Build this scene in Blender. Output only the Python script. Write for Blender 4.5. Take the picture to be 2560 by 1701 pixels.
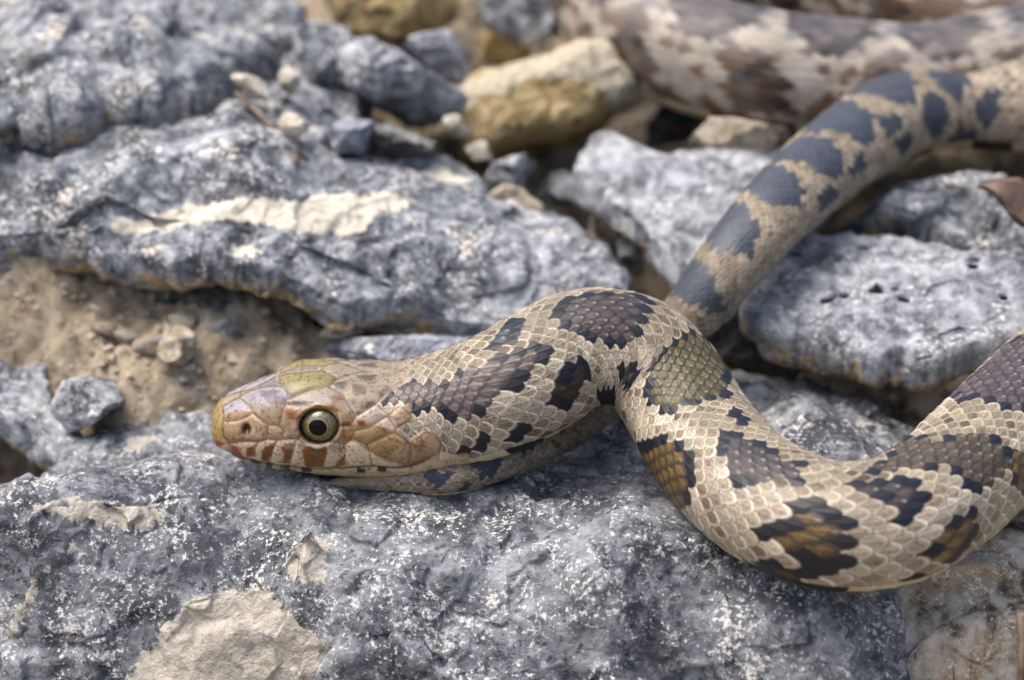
import bpy, math, random
import numpy as np
from mathutils import Matrix, Vector
R = math.radians
random.seed(4)
scene = bpy.context.scene
for o in list(bpy.data.objects):
    bpy.data.objects.remove(o)

# ------------------------------------------------------------------ camera
PITCH = R(28.0); DIST = 0.45; LENS = 60.0; SENSOR = 23.6
PW, PH = 2560.0, 1701.0
AIM = np.array([0.0, 0.0, 0.012])
FWD = np.array([0.0, math.cos(PITCH), -math.sin(PITCH)])
UPV = np.array([0.0, math.sin(PITCH), math.cos(PITCH)])
RGT = np.array([1.0, 0.0, 0.0])
CAM = AIM - DIST * FWD
FPX = LENS / SENSOR * PW
cam_d = bpy.data.cameras.new('camera'); cam = bpy.data.objects.new('camera', cam_d)
scene.collection.objects.link(cam); scene.camera = cam
cam.location = CAM.tolist(); cam.rotation_euler = (R(90) - PITCH, 0, 0)
cam_d.lens = LENS; cam_d.sensor_width = SENSOR; cam_d.sensor_fit = 'HORIZONTAL'
cam_d.clip_start = 0.01; cam_d.clip_end = 200.0
cam_d.dof.use_dof = True; cam_d.dof.focus_distance = 0.419; cam_d.dof.aperture_fstop = 7.3

# ------------------------------------------------------------------ sky, sun, exposure
SUN_EL, SUN_AZ = R(66), R(-80)          # azimuth measured from +Y (away from the camera) towards +X
world = bpy.data.worlds.new('World'); scene.world = world; world.use_nodes = True
wn = world.node_tree; wn.nodes.clear()
wo = wn.nodes.new('ShaderNodeOutputWorld'); wb = wn.nodes.new('ShaderNodeBackground')
sky = wn.nodes.new('ShaderNodeTexSky'); sky.sky_type = 'NISHITA'; sky.sun_disc = False
sky.sun_elevation = SUN_EL; sky.sun_rotation = SUN_AZ
sky.air_density = 1.0; sky.dust_density = 7.0; sky.ozone_density = 1.0
wb.inputs['Strength'].default_value = 0.14
wn.links.new(sky.outputs[0], wb.inputs['Color']); wn.links.new(wb.outputs[0], wo.inputs['Surface'])
sun_d = bpy.data.lights.new('sun', 'SUN'); sun = bpy.data.objects.new('sun', sun_d)
scene.collection.objects.link(sun)
sun_d.energy = 1.5; sun_d.angle = R(45); sun_d.color = (1.0, 0.965, 0.92)
sd = Vector((math.cos(SUN_EL) * math.sin(SUN_AZ), math.cos(SUN_EL) * math.cos(SUN_AZ), math.sin(SUN_EL)))
sun.rotation_euler = sd.to_track_quat('Z', 'Y').to_euler(); sun.location = (0, 0, 2)
scene.view_settings.view_transform = 'Standard'; scene.view_settings.look = 'None'
scene.view_settings.gamma = 1.0; scene.view_settings.use_curve_mapping = False
scene.view_settings.exposure = 1.0
scene.render.engine = 'CYCLES'
scene.cycles.use_denoising = True
scene.cycles.max_bounces = 4; scene.cycles.diffuse_bounces = 3; scene.cycles.glossy_bounces = 2; scene.cycles.transmission_bounces = 0; scene.cycles.volume_bounces = 0
scene.cycles.use_adaptive_sampling = True; scene.cycles.adaptive_threshold = 0.03; scene.cycles.caustics_reflective = False; scene.cycles.caustics_refractive = False
C = scene.collection

# ------------------------------------------------------------------ helpers
K = 2560.0 / 2360.0
def rays(px, py):
    px = np.asarray(px, float); py = np.asarray(py, float)
    return (FWD + np.multiply.outer((px - PW / 2) / FPX, RGT) - np.multiply.outer((py - PH / 2) / FPX, UPV))
def at_z(px, py, z):
    d = rays(px, py); t = (np.asarray(z) - CAM[2]) / d[..., 2]
    return CAM + d * t[..., None]
def at_y(px, py, y):
    d = rays(px, py); t = (np.asarray(y) - CAM[1]) / d[..., 1]
    return CAM + d * t[..., None]
def project(P):
    v = P - CAM; z = v @ FWD
    return PW / 2 + FPX * (v @ RGT) / z, PH / 2 - FPX * (v @ UPV) / z
_rs = np.random.RandomState(7)
_perm = np.concatenate([_rs.permutation(256)] * 3).astype(np.int32)
_grad = _rs.normal(size=(256, 3)).astype(np.float32); _grad /= np.linalg.norm(_grad, axis=1)[:, None]
def noise(p):
    p = p.astype(np.float32); i = np.floor(p).astype(np.int32); f = p - i; i &= 255
    u = f * f * f * (f * (f * 6 - 15) + 10)
    r = 0
    for dx in (0, 1):
        a = _perm[i[:, 0] + dx]; wx = u[:, 0] if dx else 1 - u[:, 0]
        for dy in (0, 1):
            b = _perm[a + i[:, 1] + dy]; wy = u[:, 1] if dy else 1 - u[:, 1]
            for dz in (0, 1):
                g = _grad[_perm[b + i[:, 2] + dz]]; wz = u[:, 2] if dz else 1 - u[:, 2]
                r = r + wx * wy * wz * ((f - np.array([dx, dy, dz], np.float32)) * g).sum(1)
    return r * 1.5
def fbm(p, octs=5, gain=0.5, ridged=False):
    s = 0; a = 1.0
    for k in range(octs):
        n = noise(p * (2.03 ** k) + 17.3 * k)
        s = s + a * ((0.35 - np.abs(n)) * 1.6 if ridged else n); a *= gain
    return s
def facets(p, seed=0, k=26.0):
    """broken surface: soft-edged cells, each with its own offset and tilt"""
    p = p.astype(np.float32) + .22 * np.stack([noise(p * 1.3 + 5 + seed), noise(p * 1.3 + 31), noise(p * 1.3 + 77)], -1)
    i = np.floor(p).astype(np.int32); num = np.zeros(len(p), np.float32); den = np.full(len(p), 1e-9, np.float32)
    tab = np.random.RandomState(seed + 50).rand(256, 7).astype(np.float32)
    for dx in (-1, 0, 1):
        a = _perm[(i[:, 0] + dx) & 255]
        for dy in (-1, 0, 1):
            b = _perm[a + ((i[:, 1] + dy) & 255)]
            for dz in (-1, 0, 1):
                t = tab[_perm[b + ((i[:, 2] + dz) & 255)]]
                r = p - (i + np.array([dx, dy, dz], np.int32)) - (.15 + .7 * t[:, :3]); d2 = (r * r).sum(1)
                w = np.exp(-k * np.minimum(d2, 3)); num += w * ((t[:, 3] - .5) + (r * (t[:, 4:7] - .5)).sum(1) * 1.5); den += w
    return num / den
def sstep(a, b, x):
    t = np.clip((x - a) / (b - a), 0, 1); return t * t * (3 - 2 * t)
def poly_sd(px, py, poly):
    """signed distance to a polygon, negative inside"""
    poly = np.asarray(poly, float); d = np.full(px.shape, 1e18); ins = np.zeros(px.shape, bool)
    for k in range(len(poly)):
        ax, ay = poly[k]; bx, by = poly[(k + 1) % len(poly)]
        ex, ey = bx - ax, by - ay; t = np.clip(((px - ax) * ex + (py - ay) * ey) / (ex * ex + ey * ey + 1e-12), 0, 1)
        d = np.minimum(d, (px - ax - t * ex) ** 2 + (py - ay - t * ey) ** 2)
        c = ((ay > py) != (by > py)) & (px < ex * (py - ay) / (ey if ey else 1e-9) + ax); ins ^= c
    d = np.sqrt(d); return np.where(ins, -d, d)
def line_d(px, py, pts):
    d = np.full(px.shape, 1e18); pts = np.asarray(pts, float)
    for k in range(len(pts) - 1):
        ax, ay = pts[k]; bx, by = pts[k + 1]; ex, ey = bx - ax, by - ay
        t = np.clip(((px - ax) * ex + (py - ay) * ey) / (ex * ex + ey * ey + 1e-12), 0, 1)
        d = np.minimum(d, (px - ax - t * ex) ** 2 + (py - ay - t * ey) ** 2)
    return np.sqrt(d)
def catmull(P, tq):
    """P: (n,k) samples at chord parameter; returns values at tq"""
    n = len(P); t = np.concatenate([[0], np.cumsum(np.linalg.norm(np.diff(P[:, :3], axis=0), axis=1))])
    m = np.zeros_like(P)
    h = np.diff(t); dl = np.diff(P, axis=0) / h[:, None]
    m[1:-1] = (dl[:-1] * h[1:, None] + dl[1:] * h[:-1, None]) / (h[1:] + h[:-1])[:, None]
    m[0] = dl[0]; m[-1] = dl[-1]
    k = np.clip(np.searchsorted(t, tq, side='right') - 1, 0, n - 2); u = ((tq - t[k]) / h[k])[:, None]; hk = h[k][:, None]
    return ((2*u**3 - 3*u**2 + 1) * P[k] + (u**3 - 2*u**2 + u) * hk * m[k] + (-2*u**3 + 3*u**2) * P[k+1] + (u**3 - u**2) * hk * m[k+1])
def tps(pts):
    """thin plate height through (x,y,z) points"""
    pts = np.asarray(pts, float); xy = pts[:, :2] * 50; n = len(xy)
    def U(r2): return 0.5 * r2 * np.log(r2 + 1e-12)
    D = ((xy[:, None] - xy[None]) ** 2).sum(-1); A = np.zeros((n + 3, n + 3))
    A[:n, :n] = U(D) + np.eye(n) * 0.02; A[:n, n] = 1; A[:n, n+1:] = xy; A[n, :n] = 1; A[n+1:, :n] = xy.T
    w = np.linalg.solve(A, np.concatenate([pts[:, 2], [0, 0, 0]]))
    def f(x, y):
        r = w[n] + w[n+1] * x * 50 + w[n+2] * y * 50
        for k in range(n): r = r + w[k] * U((x * 50 - xy[k, 0]) ** 2 + (y * 50 - xy[k, 1]) ** 2)
        return r
    return f
def grid_normals(P):
    """P (rings, around, 3), closed around"""
    du = np.roll(P, -1, 1) - np.roll(P, 1, 1); dv = np.gradient(P, axis=0)
    n = np.cross(du, dv); return n / (np.linalg.norm(n, axis=2, keepdims=True) + 1e-15)
def grid_mesh(name, P, cap=True, attrs=None):
    """closed-around grid -> mesh with fans closing both ends"""
    nr, nt = P.shape[:2]; V = P.reshape(-1, 3)
    k = np.arange(nr - 1)[:, None]; t = np.arange(nt)[None]; t2 = (t + 1) % nt
    q = np.stack([k * nt + t, k * nt + t2, (k + 1) * nt + t2, (k + 1) * nt + t], -1).reshape(-1, 4)
    V = np.concatenate([V, P[0].mean(0)[None], P[-1].mean(0)[None]]); n0 = nr * nt
    ta = np.arange(nt); tb = (ta + 1) % nt
    f0 = np.stack([np.full(nt, n0), tb, ta], -1); f1 = np.stack([np.full(nt, n0 + 1), (nr - 1) * nt + ta, (nr - 1) * nt + tb], -1)
    me = bpy.data.meshes.new(name); me.vertices.add(len(V)); me.vertices.foreach_set('co', V.astype(np.float32).ravel())
    loops = np.concatenate([q.ravel(), f0.ravel(), f1.ravel()]).astype(np.int32)
    tot = np.concatenate([np.full(len(q), 4), np.full(2 * nt, 3)]).astype(np.int32); st = np.concatenate([[0], np.cumsum(tot)[:-1]]).astype(np.int32)
    me.loops.add(len(loops)); me.loops.foreach_set('vertex_index', loops)
    me.polygons.add(len(tot)); me.polygons.foreach_set('loop_start', st); me.polygons.foreach_set('loop_total', tot)
    me.polygons.foreach_set('use_smooth', np.ones(len(tot), bool))
    me.update(calc_edges=True)
    for nm, a in (attrs or {}).items():
        a = a.reshape(nr * nt, -1); a = np.concatenate([a, a[:1], a[-1:]])
        if a.shape[1] == 1:
            at = me.attributes.new(nm, 'FLOAT', 'POINT'); at.data.foreach_set('value', a.astype(np.float32).ravel())
        else:
            at = me.attributes.new(nm, 'FLOAT_COLOR', 'POINT')
            at.data.foreach_set('color', np.concatenate([a, np.ones((len(a), 1))], 1).astype(np.float32).ravel())
    return me
def link(name, me, mat=None, parent=None, origin=None):
    o = bpy.data.objects.new(name, me); C.objects.link(o)
    if mat: me.materials.append(mat)
    if origin is not None:
        co = np.empty(len(me.vertices) * 3, np.float32); me.vertices.foreach_get('co', co)
        co = co.reshape(-1, 3) - np.asarray(origin, np.float32); me.vertices.foreach_set('co', co.ravel()); me.update(); o.location = [float(v) for v in origin]
    if parent: o.parent = parent
    return o
def tag(o, label, cat, group=None):
    o['label'] = label; o['category'] = cat
    if group: o['group'] = group
    return o

# ------------------------------------------------------------------ materials
class NT:
    def __init__(s, name):
        s.m = bpy.data.materials.new(name); s.m.use_nodes = True; s.t = s.m.node_tree; s.t.nodes.clear()
        s.out = s.n('ShaderNodeOutputMaterial'); s.b = s.n('ShaderNodeBsdfPrincipled'); s.l(s.b.outputs[0], s.out.inputs['Surface'])
    def n(s, t, **kw):
        x = s.t.nodes.new(t)
        for k, v in kw.items(): setattr(x, k, v)
        return x
    def l(s, a, b): s.t.links.new(a, b)
    def noise(s, vec, scale, detail=4, rough=0.55, dist=0.0):
        x = s.n('ShaderNodeTexNoise'); x.inputs['Scale'].default_value = scale; x.inputs['Detail'].default_value = detail
        x.inputs['Roughness'].default_value = rough; x.inputs['Distortion'].default_value = dist; s.l(vec, x.inputs['Vector']); return x.outputs['Fac']
    def math(s, op, a, b=0.0, c=None):
        x = s.n('ShaderNodeMath', operation=op)
        for i, v in enumerate((a, b) if c is None else (a, b, c)):
            if isinstance(v, (int, float)): x.inputs[i].default_value = v
            else: s.l(v, x.inputs[i])
        return x.outputs[0]
    def step(s, v, a, b):
        x = s.n('ShaderNodeMapRange', interpolation_type='SMOOTHSTEP'); s.l(v, x.inputs['Value'])
        x.inputs['From Min'].default_value = a; x.inputs['From Max'].default_value = b; return x.outputs['Result']
    def mix(s, f, a, b, blend='MIX'):
        x = s.n('ShaderNodeMix', data_type='RGBA', blend_type=blend)
        if isinstance(f, (int, float)): x.inputs[0].default_value = f
        else: s.l(f, x.inputs[0])
        for i, v in ((6, a), (7, b)):
            if isinstance(v, tuple): x.inputs[i].default_value = (*v, 1)
            else: s.l(v, x.inputs[i])
        return x.outputs[2]
    def attr(s, nm): return s.n('ShaderNodeAttribute', attribute_name=nm)
    def bump(s, h, dist, strength=1.0, prev=None):
        x = s.n('ShaderNodeBump'); x.inputs['Strength'].default_value = strength; x.inputs['Distance'].default_value = dist
        s.l(h, x.inputs['Height'])
        if prev is not None: s.l(prev, x.inputs['Normal'])
        return x.outputs[0]
def rock_mat(name, dark=(.06, .063, .07), mid=(.215, .22, .235), light=(.43, .43, .43), speck=(.66, .64, .62), speck_amt=.5, dark_amt=.45,
             under=(.27, .20, .115), patch=(.40, .37, .315), stain=(.30, .24, .16), stain_amt=.2, sc=1.0, ratio=.5):
    s = NT(name); co = s.n('ShaderNodeTexCoord').outputs['Object']
    nA = s.noise(co, 65 * sc, 4, .62, .4); nB = s.noise(co, 300 * sc, 4, .65, .3); nC = s.noise(co, 1300 * sc, 3, .75)
    nD = s.noise(co, 120 * sc, 4, .6, .6); nE = s.noise(co, 620 * sc, 4, .72, .5)
    def vor(scale, feat='F1', jit=.004):
        off = s.n('ShaderNodeVectorMath', operation='MULTIPLY_ADD'); nn = s.n('ShaderNodeTexNoise'); nn.inputs['Scale'].default_value = scale * 1.2; nn.inputs['Detail'].default_value = 1; s.l(co, nn.inputs['Vector'])
        s.l(nn.outputs['Color'], off.inputs[0]); off.inputs[1].default_value = (jit,) * 3; s.l(co, off.inputs[2])
        x = s.n('ShaderNodeTexVoronoi', feature=feat); x.inputs['Scale'].default_value = scale; s.l(off.outputs[0], x.inputs['Vector']); return x
    ck = vor(55 * sc, 'DISTANCE_TO_EDGE', .010)
    v = s.math('ADD', s.math('MULTIPLY', nA, ratio), s.math('MULTIPLY', nB, 1 - ratio))
    c = s.mix(s.step(v, .36, .52), dark, mid); c = s.mix(s.step(v, .48, .64), c, light)
    st = s.step(nD, .66 - stain_amt * .3, .76 - stain_amt * .3); c = s.mix(s.math('MULTIPLY', st, .7), c, stain)
    dk = s.math('ADD', s.math('MULTIPLY', nE, .6), s.math('MULTIPLY', nA, .4))
    dk = s.step(dk, .44 + (dark_amt - .5) * .25, .40 + (dark_amt - .5) * .25); c = s.mix(s.math('MULTIPLY', dk, .85), c, dark)
    sp = s.math('ADD', s.math('MULTIPLY', nC, .5), s.math('ADD', s.math('MULTIPLY', nE, .2), s.math('MULTIPLY', nD, .3)))
    sp = s.step(sp, .575 - speck_amt * .1, .62 - speck_amt * .1); c = s.mix(s.math('MULTIPLY', sp, .9), c, speck)
    jit = s.math('MULTIPLY', s.math('SUBTRACT', nB, .5), 1.7); jit2 = s.math('MULTIPLY', s.math('SUBTRACT', nE, .5), 1.3); jit3 = s.math('MULTIPLY', s.math('SUBTRACT', nD, .5), .6)
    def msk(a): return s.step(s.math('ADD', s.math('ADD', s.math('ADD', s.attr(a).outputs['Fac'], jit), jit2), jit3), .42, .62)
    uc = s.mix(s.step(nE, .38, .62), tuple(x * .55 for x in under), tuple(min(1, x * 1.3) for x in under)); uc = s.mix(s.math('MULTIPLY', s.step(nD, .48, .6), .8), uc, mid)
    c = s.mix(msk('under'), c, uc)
    pc = s.mix(s.step(nE, .35, .6), tuple(x * .72 for x in patch), patch); c = s.mix(s.math('MULTIPLY', msk('patch'), .92), c, pc)
    ckc = s.math('MULTIPLY', s.math('MULTIPLY', s.step(ck.outputs['Distance'], .02, .0), s.step(nD, .50, .58)), .4); c = s.mix(ckc, c, dark)
    c = s.mix(msk('pit'), c, tuple(x * .35 for x in dark))
    s.l(c, s.b.inputs['Base Color']); s.b.inputs['Roughness'].default_value = .93; s.b.inputs['Specular IOR Level'].default_value = .12
    ckh = s.math('SUBTRACT', 1.0, s.math('MULTIPLY', s.step(ck.outputs['Distance'], .035, .0), s.step(nD, .50, .58)))
    h = s.math('MULTIPLY_ADD', ckh, .0009, s.math('MULTIPLY_ADD', nB, .0014, s.math('MULTIPLY_ADD', nE, .0009, s.math('MULTIPLY', nC, .0004))))
    s.l(s.bump(h, 1.0, .6), s.b.inputs['Normal'])
    return s.m
M = {}
M['boulder'] = rock_mat('limestone_boulder', dark=(.042, .045, .054), mid=(.122, .131, .146), light=(.255, .267, .285), speck=(.54, .53, .52), speck_amt=.42, dark_amt=.66, stain=(.16, .13, .09), stain_amt=.12)
M['slab'] = rock_mat('limestone_slab', mid=(.165, .18, .20), light=(.35, .365, .385), speck_amt=.32, dark_amt=.64, ratio=.25, patch=(.62, .575, .475))
M['pale'] = rock_mat('pale_limestone', dark=(.09, .095, .105), mid=(.225, .238, .262), light=(.38, .393, .415), speck=(.58, .58, .57), speck_amt=.3, dark_amt=.52, ratio=.3, stain_amt=0)
M['grey'] = rock_mat('grey_limestone', mid=(.25, .26, .28), light=(.44, .445, .46), speck_amt=.3, dark_amt=.48, ratio=.3)
M['blue'] = rock_mat('blue_limestone', dark=(.08, .085, .10), mid=(.22, .24, .28), light=(.36, .38, .43), speck_amt=.2, dark_amt=.35)
M['yellow'] = rock_mat('yellow_stone', dark=(.13, .095, .045), mid=(.32, .24, .115), light=(.42, .35, .21), speck=(.55, .5, .38), speck_amt=.2, dark_amt=.3, patch=(.40, .36, .28), stain_amt=.1, under=(.22, .15, .065))
M['brown'] = rock_mat('brown_limestone', dark=(.06, .05, .04), mid=(.37, .33, .27), light=(.56, .52, .46), speck=(.62, .60, .56), speck_amt=.2, dark_amt=.42, stain=(.34, .24, .14), stain_amt=.35)
M['tan'] = rock_mat('tan_stone', dark=(.15, .12, .085), mid=(.36, .31, .24), light=(.48, .43, .36), speck_amt=.15, dark_amt=.2, stain=(.27, .19, .10), stain_amt=.4)
M['dark'] = rock_mat('dark_stone', dark=(.03, .03, .032), mid=(.12, .12, .12), light=(.24, .24, .24), speck_amt=.2, dark_amt=.5, stain_amt=.3)
M['cream'] = rock_mat('cream_stone', dark=(.2, .17, .12), mid=(.44, .41, .35), light=(.56, .53, .47), speck_amt=.2, dark_amt=.1, stain_amt=.1)
def soil_mat():
    s = NT('soil'); co = s.n('ShaderNodeTexCoord').outputs['Object']
    nA = s.noise(co, 60, 6, .6, .4); nB = s.noise(co, 260, 6, .65, .3); nC = s.noise(co, 1100, 5, .7)
    c = s.mix(s.step(nB, .34, .58), (.155, .115, .07), (.36, .30, .215)); c = s.mix(s.step(nA, .5, .68), c, (.48, .42, .33))
    c = s.mix(s.math('MULTIPLY', s.step(nC, .58, .68), .7), c, (.50, .46, .39))
    c = s.mix(s.math('MULTIPLY', s.step(nA, .44, .34), .5), c, (.20, .20, .19))
    s.l(c, s.b.inputs['Base Color']); s.b.inputs['Roughness'].default_value = .95; s.b.inputs['Specular IOR Level'].default_value = .2
    b = s.bump(nB, .0018, .8); b = s.bump(nC, .0006, .9, b); s.l(b, s.b.inputs['Normal']); return s.m
M['soil'] = soil_mat()
def plain_mat(name, c1, c2, scale=300, rough=.7):
    s = NT(name); co = s.n('ShaderNodeTexCoord').outputs['Object']; n = s.noise(co, scale, 5, .6)
    s.l(s.mix(s.step(n, .35, .65), c1, c2), s.b.inputs['Base Color']); s.b.inputs['Roughness'].default_value = rough
    s.l(s.bump(n, .0004, .6), s.b.inputs['Normal']); return s.m
M['twig'] = plain_mat('twig_bark', (.07, .045, .03), (.17, .12, .085))
M['leaf'] = plain_mat('dead_leaf', (.03, .017, .012), (.10, .055, .034), 250, .55)

# ------------------------------------------------------------------ ground (soil between and under the stones)
def W(p, z=None):
    """photo point in the 2360-wide overview, height in mm -> world"""
    return at_z(np.array([p[0] * K]), np.array([p[1] * K]), np.array([(p[2] if z is None else z) / 1000.0]))[0]
GC = [W(p) for p in [(300, 965, -3), (450, 905, -1), (300, 820, 3), (480, 760, 5), (620, 790, 3), (200, 690, 9), (60, 640, 14), (60, 760, 6), (700, 800, 1), (860, 800, -3),
      (330, 640, 9), (560, 700, 6), (-300, 600, 14), (-300, 900, -4), (40, 1050, -16), (1000, 800, -8), (1450, 600, -6), (1350, 500, 0), (1500, 270, 2), (1150, 430, 10), (700, 300, 16), (300, 100, 20),
      (1700, 800, -12), (1950, 930, -14), (2100, 950, -14), (2360, 900, -10), (2600, 300, 14), (1900, 330, 12), (1200, 0, 22), (2200, 0, 20), (2300, 1560, -24), (1200, 1500, -45), (300, 1560, -50), (2600, 1500, -40)]]
gf = tps(GC)
def axis(lo, hi, step, far):
    core = np.arange(lo, hi + step / 2, step); e = step * np.cumsum(1.25 ** np.arange(1, 60)); e = e[e < far]
    return np.concatenate([(lo - e)[::-1], core, hi + e])
gx = axis(-.13, .13, .0009, 60); gy = axis(-.08, .20, .0009, 60)
X, Y = np.meshgrid(gx, gy, indexing='ij')
inn = sstep(.5, .22, np.maximum(np.abs(X), np.abs(Y - .07)))
Z = np.clip(gf(np.clip(X, -.24, .24), np.clip(Y, -.12, .3)), -.055, .03) * inn + 0.004 * (1 - inn)
pp = np.stack([X, Y, Z], -1).reshape(-1, 3)
near = np.exp(-np.maximum(np.abs(pp[:, 0]), np.abs(pp[:, 1])) * .15)
Zd = (.0030 * fbm(pp / .014, 3) + .0026 * fbm(pp / .008, 5, .6, ridged=True)) * np.minimum(1, 1) + .03 * fbm(pp / .5, 2) * (1 - inn.ravel())
Z = Z + Zd.reshape(Z.shape)
nx, ny = X.shape
V = np.stack([X, Y, Z], -1).reshape(-1, 3)
i = np.arange(nx - 1)[:, None]; j = np.arange(ny - 1)[None]
q = np.stack([i * ny + j, (i + 1) * ny + j, (i + 1) * ny + j + 1, i * ny + j + 1], -1).reshape(-1, 4)
me = bpy.data.meshes.new('ground'); me.vertices.add(len(V)); me.vertices.foreach_set('co', V.astype(np.float32).ravel())
me.loops.add(q.size); me.loops.foreach_set('vertex_index', q.astype(np.int32).ravel()); me.polygons.add(len(q))
me.polygons.foreach_set('loop_start', np.arange(0, q.size, 4, dtype=np.int32)); me.polygons.foreach_set('loop_total', np.full(len(q), 4, np.int32))
me.polygons.foreach_set('use_smooth', np.ones(len(q), bool)); me.update(calc_edges=True)
g = link('ground', me, M['soil']); g['kind'] = 'structure'

# ------------------------------------------------------------------ stones
def masks(P, N, specs, seed):
    """patches of other mineral colour, traced on the surface"""
    px, py = project(P.reshape(-1, 3)); px, py = px / K, py / K; wq = P.reshape(-1, 3); px = px + 16 * fbm(wq / .010 + 3, 4, .6); py = py + 9 * fbm(wq / .010 + 13, 4, .6)
    m = np.zeros(len(px))
    for poly, soft in specs:
        m = np.maximum(m, sstep(soft * 1.8, -soft * 1.8, poly_sd(px, py, poly)))
    return m
def slab(name, label, cat, outline, ctrl=(), th=10, mat='slab', nt=260, nr=70, under=.5, inset=.10, pits=(), amp=1.0, wl=14, fine=.5, patch=(), group=None, seed=0, undercut=.86, jag=1.6, bumps=(), facet=1.0, raised=.0, center=None, lipn=14, ridge=.6):
    O = np.array([W(p) for p in outline]); cl = np.concatenate([O, O[:1]]); t = np.concatenate([[0], np.cumsum(np.linalg.norm(np.diff(cl[:, :2], axis=0), axis=1))])
    f = tps(np.concatenate([O, np.array([W(p) for p in ctrl]).reshape(-1, 3)]))
    tq = np.linspace(0, t[-1], nt, endpoint=False); ox = np.interp(tq, t, cl[:, 0]); oy = np.interp(tq, t, cl[:, 1])
    for _ in range(2):
        ox = (ox + .5 * (np.roll(ox, 1) + np.roll(ox, -1))) / 2; oy = (oy + .5 * (np.roll(oy, 1) + np.roll(oy, -1))) / 2
    c = W(center)[:2] if center else np.array([ox.mean(), oy.mean()])
    jn = np.stack([ox, oy, np.full(nt, seed * 3.1)], -1)
    jx = jag / 1000 * fbm(jn / .009, 4, .6); jl = np.hypot(ox - c[0], oy - c[1]); ox = ox + (ox - c[0]) / jl * jx; oy = oy + (oy - c[1]) / jl * jx
    rr = jl.mean(); ie = np.minimum(.5, inset * .1 / jl)  # inset is in decimetre-ish units relative to the local radius
    rows = []; und = []
    for r in np.linspace(.006, 1, nr):
        s = r * (1 - ie); x = c[0] + (ox - c[0]) * s; y = c[1] + (oy - c[1]) * s; rows.append(np.stack([x, y, f(x, y)], -1)); und.append(np.zeros(nt))
    e = th / 1000.0
    for a in np.linspace(0, math.pi, lipn + 1)[1:]:
        s = (1 - ie) + ie * math.sin(a) ** .45 if a < math.pi / 2 else 1 - (1 - undercut) * (1 - math.sin(a) ** .6)
        x = c[0] + (ox - c[0]) * s; y = c[1] + (oy - c[1]) * s
        zt = f(c[0] + (ox - c[0]) * (1 - ie), c[1] + (oy - c[1]) * (1 - ie)); cz = math.copysign(abs(math.cos(a)) ** .5, math.cos(a))
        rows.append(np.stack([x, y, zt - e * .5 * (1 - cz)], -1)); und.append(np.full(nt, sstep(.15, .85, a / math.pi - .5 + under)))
    zb = rows[-1][:, 2]; s0 = undercut
    for r in np.linspace(s0, .05, 8)[1:]:
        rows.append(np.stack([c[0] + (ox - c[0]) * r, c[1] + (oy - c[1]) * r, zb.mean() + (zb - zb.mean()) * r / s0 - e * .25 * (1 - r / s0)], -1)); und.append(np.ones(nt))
    P = np.array(rows)
    px, py = project(P.reshape(-1, 3)); top = (np.arange(len(rows)) < nr)[:, None] * np.ones((1, nt))
    for bx, by, br, bh in bumps:
        P[..., 2] += (bh / 1000 * np.exp(-(((px / K - bx) / br) ** 2 + ((py / K - by) / (br * .75)) ** 2))).reshape(P.shape[:2]) * top
    N = grid_normals(P); flip = np.sign((N[nr // 2, :, 2]).mean()); N *= flip
    pp = P.reshape(-1, 3) + seed * 1.7
    d = amp / 1000 * fbm(pp / (wl / 1000), 3, .5) + fine / 1000 * (fbm(pp / .0045, 4, .6) * (1 - ridge) + ridge * fbm(pp / .006, 4, .55, ridged=True))
    d = d * .55 + amp * .3 / 1000 * fbm(pp / .03 + 3, 3, .5, ridged=True) + facet * amp / 1000 * (1.9 * facets(pp / .017, seed) + .85 * facets(pp / .006 + 9, seed + 1))
    P = P + N * d.reshape(P.shape[:2])[..., None]
    pt = np.zeros(P.shape[0] * nt)
    for bx, by, br in pits: pt = np.maximum(pt, np.exp(-(((px / K - bx) / br) ** 2 + ((py / K - by) / (br * .5)) ** 2)))
    P = P - N * (.0018 * pt).reshape(P.shape[:2])[..., None]
    pm = masks(P, N, patch, seed) * top.ravel() if patch else np.zeros(P.shape[0] * nt)
    org = np.array([c[0], c[1], float(P[..., 2].min())])
    if raised: P = P + N * (raised / 1000 * sstep(.35, .65, pm)).reshape(P.shape[:2])[..., None]
    me = grid_mesh(name, P if flip > 0 else P, attrs={'under': np.array(und), 'patch': pm, 'pit': pt * 1.3})
    o = link(name, me, M[mat] if isinstance(mat, str) else mat, origin=org); tag(o, label, cat, group)
    return o
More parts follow.
